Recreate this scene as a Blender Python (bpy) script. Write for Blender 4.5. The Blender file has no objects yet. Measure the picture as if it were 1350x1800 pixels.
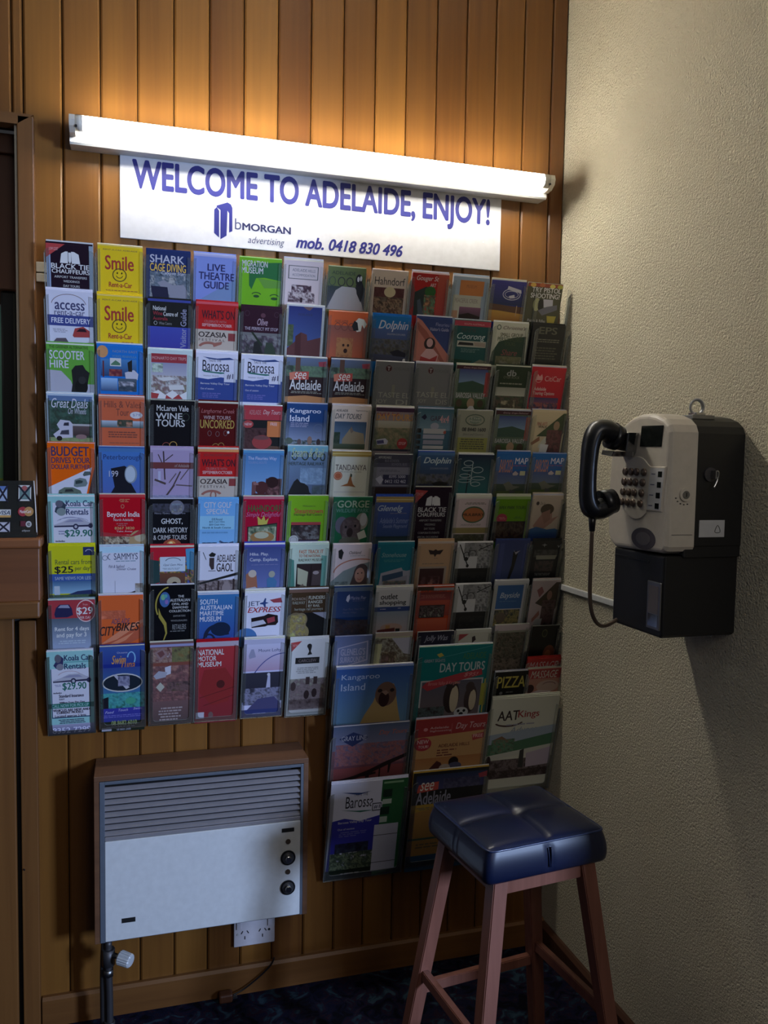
import bpy, bmesh, math, random
from mathutils import Vector, Matrix
random.seed(7)
S = bpy.context.scene
C = S.collection

# ------------------------------------------------------------------ camera
cam_d = bpy.data.cameras.new('camera'); cam = bpy.data.objects.new('camera', cam_d); C.objects.link(cam)
cam_d.sensor_fit = 'VERTICAL'; cam_d.sensor_height = 36.0; cam_d.lens = 1454.27 * 36.0 / 1800.0
cam_d.clip_start = .05
YAW, PIT, ROL = .2935, -.0662, .0167
fw = Vector((math.sin(YAW)*math.cos(PIT), math.cos(YAW)*math.cos(PIT), math.sin(PIT)))
r0 = Vector((math.cos(YAW), -math.sin(YAW), 0)); u0 = r0.cross(fw)
rt = r0*math.cos(ROL) + u0*math.sin(ROL); up = -r0*math.sin(ROL) + u0*math.cos(ROL)
cam.matrix_world = Matrix(((rt.x, up.x, -fw.x, -1.138), (rt.y, up.y, -fw.y, -2.1), (rt.z, up.z, -fw.z, 1.405), (0, 0, 0, 1)))
S.camera = cam

# ------------------------------------------------------------------ exposure, world, lights
S.view_settings.view_transform = 'Standard'; S.view_settings.look = 'None'
S.view_settings.exposure = 0.13; S.view_settings.gamma = 1.0; S.view_settings.use_curve_mapping = False
W = bpy.data.worlds.new('world'); S.world = W; W.use_nodes = True
W.node_tree.nodes['Background'].inputs[0].default_value = (.92, .93, 1.0, 1)
W.node_tree.nodes['Background'].inputs[1].default_value = .022
def area(name, loc, target, sx, sy, col, power):
    d = bpy.data.lights.new(name, 'AREA'); d.shape = 'RECTANGLE'; d.size = sx; d.size_y = sy; d.color = col; d.energy = power
    o = bpy.data.objects.new(name, d); C.objects.link(o); o.location = loc
    o.rotation_euler = (Vector(target)-Vector(loc)).to_track_quat('-Z', 'Y').to_euler()
    return o
# daylight from a glazed door across the room, past the open end of the side wall
area('daylight_from_door', (2.0, -4.25, 1.75), (-.9, 0, .7), .5, .7, (.48, .64, 1.0), 190)
# neutral fill light added behind the camera to brighten the rack
area('lobby_fill', (-.45, -3.3, 2.3), (-.6, 0, .9), .8, .8, (1.0, .92, .85), 8)
area('notice_fill', (-1.85, .03, 1.72), (-1.6, .125, 1.4), .1, .1, (1.0, 1.0, .95), .5)  # small unseen light added to brighten the notice in the hatch
TUBE_STRENGTH = 38.0

# ------------------------------------------------------------------ helpers
def lin(c):
    c = c/255.0
    return c/12.92 if c <= .04045 else ((c+.055)/1.055)**2.4
def hexc(h):
    if len(h) == 3: h = ''.join(x*2 for x in h)
    return tuple(lin(int(h[i:i+2], 16)) for i in (0, 2, 4))

def mesh_obj(name, verts, faces, mat=None, parent=None, smooth=False, loc=None):
    me = bpy.data.meshes.new(name); me.from_pydata([tuple(v) for v in verts], [], faces); me.update()
    if mat: me.materials.append(mat)
    if smooth:
        for p in me.polygons: p.use_smooth = True
    o = bpy.data.objects.new(name, me); C.objects.link(o)
    if parent: o.parent = parent
    if loc: o.location = loc
    return o
def from_bm(name, bm, mat=None, parent=None, smooth=False, loc=None):
    bmesh.ops.recalc_face_normals(bm, faces=bm.faces)
    me = bpy.data.meshes.new(name); bm.to_mesh(me); bm.free()
    if mat: me.materials.append(mat)
    if smooth:
        for p in me.polygons: p.use_smooth = True
    o = bpy.data.objects.new(name, me); C.objects.link(o)
    if parent: o.parent = parent
    if loc: o.location = loc
    return o
def add_box(bm, x0, y0, z0, x1, y1, z1, bev=0, seg=2):
    r = bmesh.ops.create_cube(bm, size=1.0)
    M = Matrix.Translation(((x0+x1)/2, (y0+y1)/2, (z0+z1)/2)) @ Matrix.Diagonal((abs(x1-x0), abs(y1-y0), abs(z1-z0), 1))
    bmesh.ops.transform(bm, matrix=M, verts=r['verts'])
    if bev:
        es = list({e for v in r['verts'] for e in v.link_edges})
        bmesh.ops.bevel(bm, geom=es, offset=bev, segments=seg, affect='EDGES', profile=.5)
def box(name, a, b, mat, parent=None, bev=0, seg=2):
    bm = bmesh.new(); add_box(bm, *a, *b, bev=bev, seg=seg)
    return from_bm(name, bm, mat, parent)
def add_cyl(bm, p0, p1, r0, r1=None, n=20, caps=True):
    r1 = r0 if r1 is None else r1
    p0, p1 = Vector(p0), Vector(p1); d = p1-p0
    q = d.to_track_quat('Z', 'Y').to_matrix().to_4x4()
    M = Matrix.Translation((p0+p1)/2) @ q
    bmesh.ops.create_cone(bm, cap_ends=caps, segments=n, radius1=r0, radius2=r1, depth=d.length, matrix=M)
def cyl(name, p0, p1, r0, mat, parent=None, r1=None, n=20):
    bm = bmesh.new(); add_cyl(bm, p0, p1, r0, r1, n)
    o = from_bm(name, bm, mat, parent)
    for p in o.data.polygons:
        if len(p.vertices) == 4: p.use_smooth = True
    return o
def tube(name, pts, rad, mat, parent=None, n=10, closed=False, scale=None):
    # swept tube along a smoothed path; rad may be a list; scale = (a, b) section
    pts = [Vector(p) for p in pts]
    if not isinstance(rad, (list, tuple)): rad = [rad]*len(pts)
    P, Rr = [], []
    m = len(pts)
    for i in range(m-1 if not closed else m):
        p0, p1, p2, p3 = (pts[(i-1) % m] if closed or i > 0 else pts[0]), pts[i], pts[(i+1) % m], (pts[(i+2) % m] if closed or i+2 < m else pts[-1])
        for k in range(5):
            t = k/5
            P.append(.5*((2*p1)+(-p0+p2)*t+(2*p0-5*p1+4*p2-p3)*t*t+(-p0+3*p1-3*p2+p3)*t**3))
            Rr.append(rad[i]*(1-t)+rad[(i+1) % m]*t)
    if not closed: P.append(pts[-1]); Rr.append(rad[-1])
    sa, sb = scale or (1, 1)
    vs, fs = [], []; ref = None; L = len(P)
    for i, p in enumerate(P):
        t = (P[(i+1) % L]-P[i-1] if closed or 0 < i < L-1 else (P[1]-P[0] if i == 0 else P[-1]-P[-2])).normalized()
        if ref is None:
            ref = Vector((0, 1, 0)) if abs(t.y) < .8 else Vector((1, 0, 0))
        a = (ref - t*ref.dot(t)).normalized(); ref = a; b = t.cross(a)
        for k in range(n):
            w = 2*math.pi*k/n; vs.append(p + (a*math.cos(w)*sa + b*math.sin(w)*sb)*Rr[i])
    for i in range(L if closed else L-1):
        for k in range(n):
            j = (i+1) % L
            fs.append((i*n+k, i*n+(k+1) % n, j*n+(k+1) % n, j*n+k))
    if not closed: fs += [tuple(range(n))[::-1], tuple((L-1)*n+k for k in range(n))]
    return mesh_obj(name, vs, fs, mat, parent, smooth=True)
def prism(name, poly, axis, a, b, mat, parent=None, bev=0, bev_end=None, seg=3):
    # poly in the two other axes (order y,z for x; x,z for y; x,y for z) extruded a..b
    def P(p, t):
        return {'x': (t, p[0], p[1]), 'y': (p[0], t, p[1]), 'z': (p[0], p[1], t)}[axis]
    bm = bmesh.new()
    A = [bm.verts.new(P(p, a)) for p in poly]; B = [bm.verts.new(P(p, b)) for p in poly]
    n = len(poly)
    bm.faces.new(A); fb = bm.faces.new(B[::-1])
    for i in range(n): bm.faces.new((A[i], A[(i+1) % n], B[(i+1) % n], B[i]))
    bmesh.ops.recalc_face_normals(bm, faces=bm.faces)
    if bev:
        es = list(fb.edges)
        bmesh.ops.bevel(bm, geom=es, offset=bev, segments=seg, affect='EDGES', profile=.5)
    return from_bm(name, bm, mat, parent)
def tag(o, label, cat, group=None):
    o['label'] = label; o['category'] = cat
    if group: o['group'] = group
    return o
def thing(name, label, cat, loc=(0, 0, 0), group=None):
    o = bpy.data.objects.new(name, None); C.objects.link(o); o.location = loc; o.empty_display_size = .05
    return tag(o, label, cat, group)
def struct(o):
    o['kind'] = 'structure'; return o
def place(o, parent):          # parts are built in world coordinates; hang them on an Empty that stands elsewhere
    o.parent = parent; o.location = Vector(o.location) - parent.location
    return o

# ------------------------------------------------------------------ materials
def mat(name, col, rough=.5, metal=0, spec=.5, coat=0, emit=None, strength=0, alpha=1):
    m = bpy.data.materials.new(name); m.use_nodes = True; b = m.node_tree.nodes['Principled BSDF']
    b.inputs['Base Color'].default_value = (*col, 1); b.inputs['Roughness'].default_value = rough
    b.inputs['Metallic'].default_value = metal; b.inputs['Specular IOR Level'].default_value = spec
    b.inputs['Coat Weight'].default_value = coat
    if emit: b.inputs['Emission Color'].default_value = (*emit, 1); b.inputs['Emission Strength'].default_value = strength
    # fine wear: a little noise in roughness and colour
    nt = m.node_tree; tc = nt.nodes.new('ShaderNodeTexCoord'); nz = nt.nodes.new('ShaderNodeTexNoise'); nz.inputs['Scale'].default_value = 60
    mx = nt.nodes.new('ShaderNodeMix'); mx.data_type = 'RGBA'; mx.blend_type = 'MULTIPLY'; mx.inputs[0].default_value = .18
    mx.inputs[6].default_value = (*col, 1)
    nt.links.new(tc.outputs['Object'], nz.inputs['Vector']); nt.links.new(nz.outputs['Fac'], mx.inputs[7]); nt.links.new(mx.outputs[2], b.inputs['Base Color'])
    return m
def wood(name, dark, light, rough=.35, axis=2, rnd=.5, scale=1.0, bump=.15):
    m = bpy.data.materials.new(name); m.use_nodes = True; nt = m.node_tree; b = nt.nodes['Principled BSDF']; L = nt.links.new
    tc = nt.nodes.new('ShaderNodeTexCoord'); oi = nt.nodes.new('ShaderNodeObjectInfo')
    mp = nt.nodes.new('ShaderNodeMapping'); sc = [55*scale]*3; sc[axis] = 1.6*scale; mp.inputs['Scale'].default_value = sc
    ad = nt.nodes.new('ShaderNodeVectorMath'); ad.operation = 'ADD'
    ml = nt.nodes.new('ShaderNodeMath'); ml.operation = 'MULTIPLY'; ml.inputs[1].default_value = 37
    L(oi.outputs['Random'], ml.inputs[0]); L(tc.outputs['Object'], mp.inputs['Vector']); L(mp.outputs[0], ad.inputs[0]); L(ml.outputs[0], ad.inputs[1])
    n1 = nt.nodes.new('ShaderNodeTexNoise'); n1.inputs['Scale'].default_value = 1; n1.inputs['Detail'].default_value = 6; n1.inputs['Distortion'].default_value = .6
    L(ad.outputs[0], n1.inputs['Vector'])
    n2 = nt.nodes.new('ShaderNodeTexNoise'); n2.inputs['Scale'].default_value = .22; n2.inputs['Detail'].default_value = 2; L(ad.outputs[0], n2.inputs['Vector'])
    a1 = nt.nodes.new('ShaderNodeMath'); a1.operation = 'MULTIPLY_ADD'; a1.inputs[1].default_value = .55; L(n1.outputs['Fac'], a1.inputs[0])
    a2 = nt.nodes.new('ShaderNodeMath'); a2.operation = 'MULTIPLY'; a2.inputs[1].default_value = .45; L(n2.outputs['Fac'], a2.inputs[0]); L(a2.outputs[0], a1.inputs[2])
    a3 = nt.nodes.new('ShaderNodeMath'); a3.operation = 'MULTIPLY_ADD'; a3.inputs[1].default_value = rnd; L(oi.outputs['Random'], a3.inputs[0]); L(a1.outputs[0], a3.inputs[2])
    mr = nt.nodes.new('ShaderNodeMapRange'); mr.inputs['From Min'].default_value = .32; mr.inputs['From Max'].default_value = .68+rnd; L(a3.outputs[0], mr.inputs['Value'])
    cr = nt.nodes.new('ShaderNodeMix'); cr.data_type = 'RGBA'; cr.inputs[6].default_value = (*dark, 1); cr.inputs[7].default_value = (*light, 1); L(mr.outputs[0], cr.inputs[0])
    L(cr.outputs[2], b.inputs['Base Color']); b.inputs['Roughness'].default_value = rough
    bp = nt.nodes.new('ShaderNodeBump'); bp.inputs['Strength'].default_value = bump; bp.inputs['Distance'].default_value = .002; L(n1.outputs['Fac'], bp.inputs['Height']); L(bp.outputs[0], b.inputs['Normal'])
    return m
def rgb(r, g, b): return (lin(r), lin(g), lin(b))
M = {}
M['board'] = wood('varnished_pine_boards', rgb(86, 50, 24), rgb(136, 92, 40), .28, rnd=.5)
M['trim'] = wood('varnished_trim', rgb(98, 62, 30), rgb(126, 84, 42), .4, rnd=.1)
M['trimh'] = wood('varnished_trim_across', rgb(98, 62, 30), rgb(126, 84, 42), .4, axis=0, rnd=.1)
M['counter'] = wood('dark_counter_wood', rgb(104, 62, 34), rgb(134, 82, 46), .45, axis=0, rnd=.1)
M['darkwood'] = wood('dark_brown_wood', rgb(70, 40, 24), rgb(96, 56, 34), .5, rnd=.1)
M['stoolwood'] = wood('stained_stool_wood', rgb(108, 66, 52), rgb(142, 92, 76), .42, rnd=.1, bump=.1)
M['heatwood'] = wood('brown_vinyl_casing', rgb(92, 62, 42), rgb(116, 80, 54), .5, axis=0, rnd=0, bump=.05)
M['cream'] = mat('cream_enamel', rgb(220, 214, 200), .35)
M['white'] = mat('white_enamel', rgb(225, 225, 222), .3)
M['signwhite'] = mat('white_sign_acrylic', rgb(206, 206, 210), .12, coat=.3)
M['blue'] = mat('blue_vinyl_lettering', rgb(14, 20, 112), .5)
M['navyprint'] = mat('dark_blue_vinyl_lettering', rgb(20, 26, 80), .45)
M['greyprint'] = mat('grey_blue_vinyl_lettering', rgb(70, 76, 110), .4)
M['tube'] = mat('glowing_tube_glass', (1, 1, 1), .3, emit=(1.0, .95, .84), strength=TUBE_STRENGTH)
M['chrome'] = mat('chrome', rgb(190, 190, 190), .14, metal=1)
M['steel'] = mat('brushed_steel', rgb(150, 150, 150), .38, metal=1)
M['dullsteel'] = mat('dull_old_pipe', rgb(88, 86, 88), .5, metal=.7)
M['black'] = mat('black_plastic', rgb(24, 24, 26), .3)
M['blackcase'] = mat('black_textured_case', rgb(26, 26, 27), .42)
M['beige'] = mat('warm_grey_phone_plastic', rgb(205, 196, 180), .42)
M['label'] = mat('pale_label', rgb(196, 196, 196), .45)
M['bronze'] = mat('bronze_keys', rgb(112, 96, 84), .3, metal=.6)
M['greydisc'] = mat('dark_grey_badge', rgb(82, 74, 78), .35)
M['greydisc2'] = mat('mid_grey_badge', rgb(112, 104, 104), .35)
M['lcd'] = mat('dark_display', rgb(28, 32, 30), .15)
M['panel'] = mat('white_heater_panel', rgb(222, 225, 226), .3, spec=.5)
M['slat'] = mat('grey_heater_slats', rgb(150, 146, 150), .4, metal=.2)
M['heatframe'] = mat('grey_heater_frame', rgb(96, 104, 116), .45)
M['leather'] = mat('navy_blue_vinyl', rgb(15, 25, 54), .36, coat=.25)
M['seam'] = mat('navy_seam_piping', rgb(34, 48, 84), .3, coat=.3)
M['clearknob'] = mat('white_ribbed_plastic', rgb(200, 205, 210), .3)
M['gpo'] = mat('white_power_point_plastic', rgb(205, 200, 205), .3)
M['darkvoid'] = mat('dark_slot', rgb(20, 20, 22), .6)
M['sidebase'] = wood('dark_skirting', rgb(64, 38, 26), rgb(84, 52, 36), .5, axis=1, rnd=0)
M['ceil'] = mat('ceiling_paint', rgb(215, 208, 190), .8)
M['backer'] = mat('wall_backing', rgb(60, 38, 22), .8)

def printed(name, rough=.32):
    m = bpy.data.materials.new(name); m.use_nodes = True; nt = m.node_tree; b = nt.nodes['Principled BSDF']
    a = nt.nodes.new('ShaderNodeAttribute'); a.attribute_name = 'Col'; nt.links.new(a.outputs['Color'], b.inputs['Base Color'])
    b.inputs['Roughness'].default_value = rough; b.inputs['Specular IOR Level'].default_value = .4
    return m
M['print'] = printed('printed_paper')
M['plaque'] = printed('printed_plaque', .15)

def acrylic(name, clear, tint, fac=.12, rough=.08):
    m = bpy.data.materials.new(name); m.use_nodes = True; nt = m.node_tree; nt.nodes.clear(); L = nt.links.new
    out = nt.nodes.new('ShaderNodeOutputMaterial'); tr = nt.nodes.new('ShaderNodeBsdfTransparent'); tr.inputs[0].default_value = (*clear, 1)
    gl = nt.nodes.new('ShaderNodeBsdfGlossy'); gl.inputs['Roughness'].default_value = rough; gl.inputs['Color'].default_value = (1, 1, 1, 1)
    df = nt.nodes.new('ShaderNodeBsdfDiffuse'); df.inputs[0].default_value = (*tint, 1)
    fr = nt.nodes.new('ShaderNodeFresnel'); fr.inputs['IOR'].default_value = 1.45
    m1 = nt.nodes.new('ShaderNodeMixShader'); m1.inputs[0].default_value = fac; L(tr.outputs[0], m1.inputs[1]); L(df.outputs[0], m1.inputs[2])
    m2 = nt.nodes.new('ShaderNodeMixShader'); L(fr.outputs[0], m2.inputs[0]); L(m1.outputs[0], m2.inputs[1]); L(gl.outputs[0], m2.inputs[2])
    L(m2.outputs[0], out.inputs[0]); return m
M['acrylic'] = acrylic('clear_acrylic', (.97, .98, .97), rgb(190, 194, 192), .05)
M['acredge'] = acrylic('acrylic_edges', (.6, .62, .6), rgb(200, 206, 204), .55, .2)
M['smoke'] = acrylic('smoked_acrylic', (.42, .42, .40), rgb(70, 70, 66), .35)

def stucco():
    m = bpy.data.materials.new('cream_stucco'); m.use_nodes = True; nt = m.node_tree; b = nt.nodes['Principled BSDF']; L = nt.links.new
    b.inputs['Roughness'].default_value = .85; b.inputs['Specular IOR Level'].default_value = .15
    tc = nt.nodes.new('ShaderNodeTexCoord')
    n1 = nt.nodes.new('ShaderNodeTexNoise'); n1.inputs['Scale'].default_value = 185; n1.inputs['Detail'].default_value = 3; n1.inputs['Roughness'].default_value = .65
    n2 = nt.nodes.new('ShaderNodeTexNoise'); n2.inputs['Scale'].default_value = 4; n2.inputs['Detail'].default_value = 3
    v = nt.nodes.new('ShaderNodeTexVoronoi'); v.inputs['Scale'].default_value = 100
    for n in (n1, n2, v): L(tc.outputs['Object'], n.inputs['Vector'])
    mr = nt.nodes.new('ShaderNodeMapRange'); mr.inputs['From Max'].default_value = .3; L(v.outputs['Distance'], mr.inputs['Value'])
    ad = nt.nodes.new('ShaderNodeMath'); ad.operation = 'MULTIPLY_ADD'; ad.inputs[1].default_value = .25; L(mr.outputs[0], ad.inputs[0]); L(n1.outputs['Fac'], ad.inputs[2])
    bp = nt.nodes.new('ShaderNodeBump'); bp.inputs['Strength'].default_value = 1.0; bp.inputs['Distance'].default_value = .014; L(ad.outputs[0], bp.inputs['Height']); L(bp.outputs[0], b.inputs['Normal'])
    mx = nt.nodes.new('ShaderNodeMix'); mx.data_type = 'RGBA'; mx.inputs[6].default_value = (*rgb(230, 219, 188), 1); mx.inputs[7].default_value = (*rgb(242, 232, 206), 1)
    L(n2.outputs['Fac'], mx.inputs[0]); L(mx.outputs[2], b.inputs['Base Color']); return m
M['stucco'] = stucco()
def carpet():
    m = bpy.data.materials.new('patterned_carpet'); m.use_nodes = True; nt = m.node_tree; b = nt.nodes['Principled BSDF']; L = nt.links.new
    b.inputs['Roughness'].default_value = .95; b.inputs['Specular IOR Level'].default_value = .1
    tc = nt.nodes.new('ShaderNodeTexCoord'); v = nt.nodes.new('ShaderNodeTexNoise'); v.inputs['Scale'].default_value = 22; v.inputs['Detail'].default_value = 4; v.inputs['Distortion'].default_value = 1.4
    L(tc.outputs['Object'], v.inputs['Vector'])
    cr = nt.nodes.new('ShaderNodeValToRGB'); e = cr.color_ramp.elements
    e[0].position = .38; e[0].color = (*rgb(10, 11, 22), 1); e[1].position = .68; e[1].color = (*rgb(46, 66, 80), 1)
    k = e.new(.48); k.color = (*rgb(20, 24, 46), 1); k = e.new(.56); k.color = (*rgb(38, 22, 36), 1); k = e.new(.6); k.color = (*rgb(26, 40, 56), 1)
    L(v.outputs['Fac'], cr.inputs[0]); L(cr.outputs[0], b.inputs['Base Color'])
    n = nt.nodes.new('ShaderNodeTexNoise'); n.inputs['Scale'].default_value = 500; L(tc.outputs['Object'], n.inputs['Vector'])
    bp = nt.nodes.new('ShaderNodeBump'); bp.inputs['Strength'].default_value = .7; bp.inputs['Distance'].default_value = .004; L(n.outputs['Fac'], bp.inputs['Height']); L(bp.outputs[0], b.inputs['Normal'])
    return m
M['carpet'] = carpet()

# ------------------------------------------------------------------ printing: flat lettering and pictures as coloured faces
TEXTS = {}
def want(style, s): TEXTS.setdefault((style, s), None)
def bake_texts():
    made = []
    for (style, s) in TEXTS:
        cu = bpy.data.curves.new('t', 'FONT'); cu.body = s; cu.resolution_u = 6 if style in 'hk' else 3; cu.fill_mode = 'FRONT'
        cu.size = 1; cu.offset = 0
        if style in ('i', 'x', 'k'): cu.shear = .3
        o = bpy.data.objects.new('t', cu); C.objects.link(o); made.append((style, s, o))
    dg = bpy.context.evaluated_depsgraph_get(); dg.update()
    for style, s, o in made:
        me = o.evaluated_get(dg).to_mesh()
        vs = [(v.co.x, v.co.y, 0) for v in me.vertices]; fs = [tuple(p.vertices) for p in me.polygons]
        if style in ('b', 'x', 'h', 'k'):      # bold: the same glyphs again a hair to either side
            SM = ((-.018, 0, 0), (.018, 0, 1), (0, .010, 2), (0, -.010, 3)) if style in 'bx' else tuple((.032*math.cos(q*math.pi/4)*1.1, .026*math.sin(q*math.pi/4), q) for q in range(8))
            n = len(vs); vs = [v[:2] for v in vs]; vs = [(x+d, y+e, z) for d, e, z in SM for x, y in vs]
            fs = [tuple(i+k*n for i in f) for k in range(len(SM)) for f in fs]
        xs = [v[0] for v in vs] or [0, 1]; ys = [v[1] for v in vs] or [0, 1]
        x0, x1, y0, y1 = min(xs), max(xs), min(ys), max(ys)
        TEXTS[(style, s)] = ([((x-x0)/max(x1-x0, 1e-6), (y-y0)/max(y1-y0, 1e-6), z) for x, y, z in vs], fs)
        o.evaluated_get(dg).to_mesh_clear()
    for _, _, o in made:
        cu = o.data; bpy.data.objects.remove(o); bpy.data.curves.remove(cu)

def ink(h):
    c = hexc(h); g = sum(c)/3
    return tuple(x*.78+g*.15+.008 for x in c)  # greys the print and lifts its blacks, a haze painted into the colours

def vnoise(seed):
    rr = random.Random(seed); g = [[rr.random() for _ in range(33)] for _ in range(33)]
    def f(x, y):
        x %= 32; y %= 32; i, j = int(x), int(y); a, b = x-i, y-j; a = a*a*(3-2*a); b = b*b*(3-2*b)
        return (g[j][i]*(1-a)+g[j][i+1]*a)*(1-b)+(g[j+1][i]*(1-a)+g[j+1][i+1]*a)*b
    return f
class Print:
    """collects coloured flat shapes; x to the right, y down, in per cent of a box w x h metres; every shape lies a hair above the last"""
    def __init__(s, w, h, step=.00004, z0=.0002):
        s.w, s.h, s.step, s.z = w, h, step, z0; s.v, s.f, s.c = [], [], []
    def pt(s, x, y, k=0): s.v.append((x*s.w/100, -y*s.h/100, s.z+k*.000012)); return len(s.v)-1
    def poly(s, pts, cols):
        ids = [s.pt(x, y) for x, y in pts]
        if isinstance(cols[0], float): cols = [cols]*len(ids)
        s.f.append(ids); s.c.append(cols)
    def prim(s, t):
        s.z += s.step
        a = t.strip().split(' '); k = a[0]
        F = lambda i: float(a[i])
        if k == 'r':
            x0, y0, x1, y1 = F(1), F(2), F(3), F(4); s.poly([(x0, y0), (x0, y1), (x1, y1), (x1, y0)], ink(a[5]))
        elif k == 'g':
            x0, y0, x1, y1 = F(1), F(2), F(3), F(4); c, d = ink(a[5]), ink(a[6]); s.poly([(x0, y0), (x0, y1), (x1, y1), (x1, y0)], [c, d, d, c])
        elif k == 'p':
            q = [float(x) for x in a[2:]]; s.poly(list(zip(q[::2], q[1::2])), ink(a[1]))
        elif k == 'e':
            cx, cy, rx, ry = F(1), F(2), F(3), F(4); s.poly([(cx+rx*math.cos(i*math.pi/12), cy+ry*math.sin(i*math.pi/12)) for i in range(24)], ink(a[5]))
        elif k in ('o', 'a'):
            cx, cy, rx, ry = F(1), F(2), F(3), F(4)
            t0, t1, wd, c = (0, 360, F(5), a[6]) if k == 'o' else (F(5), F(6), F(7), a[8])
            n = 20; c = ink(c); asp = s.w/s.h; P = []
            for i in range(n+1):
                w = math.radians(t0+(t1-t0)*i/n); P.append(((cx+rx*math.cos(w), cy+ry*math.sin(w)), (cx+(rx-wd)*math.cos(w), cy+(ry-wd*asp)*math.sin(w))))
            for i in range(n): s.poly([P[i][0], P[i+1][0], P[i+1][1], P[i][1]], c)
        elif k == 'l':
            x0, y0, x1, y1, wd = F(1), F(2), F(3), F(4), F(5); dx, dy = (x1-x0)*s.w, (y1-y0)*s.h; L = math.hypot(dx, dy) or 1
            nx, ny = -dy/L*wd*s.w/2/s.w, dx/L*wd*s.w/2/s.h; s.poly([(x0+nx, y0+ny), (x1+nx, y1+ny), (x1-nx, y1-ny), (x0-nx, y0-ny)], ink(a[6]))
        elif k == 'x':
            x0, y0, x1, y1 = F(1), F(2), F(3), F(4); c = ink(a[5]); n = int(a[6]); rr = random.Random(x0*7+y0*13)
            for i in range(n):
                ya = y0+(y1-y0)*i/n; yb = ya+(y1-y0)/n*.5; x = x0+rr.random()*6
                while x < x1-rr.random()*14:
                    w = 3+rr.random()*9; s.poly([(x, ya), (x, yb), (min(x+w, x1), yb), (min(x+w, x1), ya)], c); x += w+1.6
        elif k == 'n':
            x0, y0, x1, y1 = F(1), F(2), F(3), F(4); cs = [ink(q) for q in a[6:]]; f = vnoise(int(float(a[5])*17+x0*3+y0))
            nx = max(3, int((x1-x0)*s.w/100/.0026)); ny = max(3, int((y1-y0)*s.h/100/.0026)); rr = random.Random(int(x0+y0*5))
            def col(i, j):
                v = f(i*.34, j*.34)*.65+f(i*.8+9, j*.8+5)*.35; v = (v-.5)*1.9+.5+(rr.random()-.5)*.22
                q = min(.999, max(0, v*.7+.3*j/ny))*(len(cs)-1); i0 = int(q); t = q-i0; t = t*t*(3-2*t); d = .85+.3*rr.random(); return tuple(min(1, (p*(1-t)+e*t)*d) for p, e in zip(cs[i0], cs[min(i0+1, len(cs)-1)]))
            G = [[col(i, j) for i in range(nx+1)] for j in range(ny+1)]
            ids = [[s.pt(x0+(x1-x0)*i/nx, y0+(y1-y0)*j/ny) for i in range(nx+1)] for j in range(ny+1)]
            for j in range(ny):
                for i in range(nx):
                    s.f.append([ids[j][i], ids[j+1][i], ids[j+1][i+1], ids[j][i+1]]); s.c.append([G[j][i], G[j+1][i], G[j+1][i+1], G[j][i+1]])
        elif k == 't':
            x0, y0, x1, y1 = F(1), F(2), F(3), F(4); st = a[6]; vs, fs = TEXTS[('b' if st == 'v' else st, ' '.join(a[7:]))]; c = ink(a[5]); base = len(s.v)
            for u, v, q in vs:
                if st == 'v': s.pt(x0+(x1-x0)*(1-v), y1-(y1-y0)*u, q)
                else: s.pt(x0+(x1-x0)*u, y1-(y1-y0)*v, q)
            s.z += .00004
            for q in fs: s.f.append([base+i for i in q]); s.c.append([c]*len(q))
    def run(s, text):
        for t in text.split(';'):
            if t.strip(): s.prim(t)
        return s
    def build(s, name, m, parent):
        o = mesh_obj(name, s.v, s.f, m, parent)
        at = o.data.color_attributes.new('Col', 'FLOAT_COLOR', 'CORNER'); flat = []
        for cs in s.c:
            for c in cs: flat += [c[0], c[1], c[2], 1.0]
        at.data.foreach_set('color', flat); return o
def collect(text):
    for t in text.split(';'):
        a = t.strip().split(' ')
        if a[0] == 't': want('b' if a[6] == 'v' else a[6], ' '.join(a[7:]))

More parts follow.
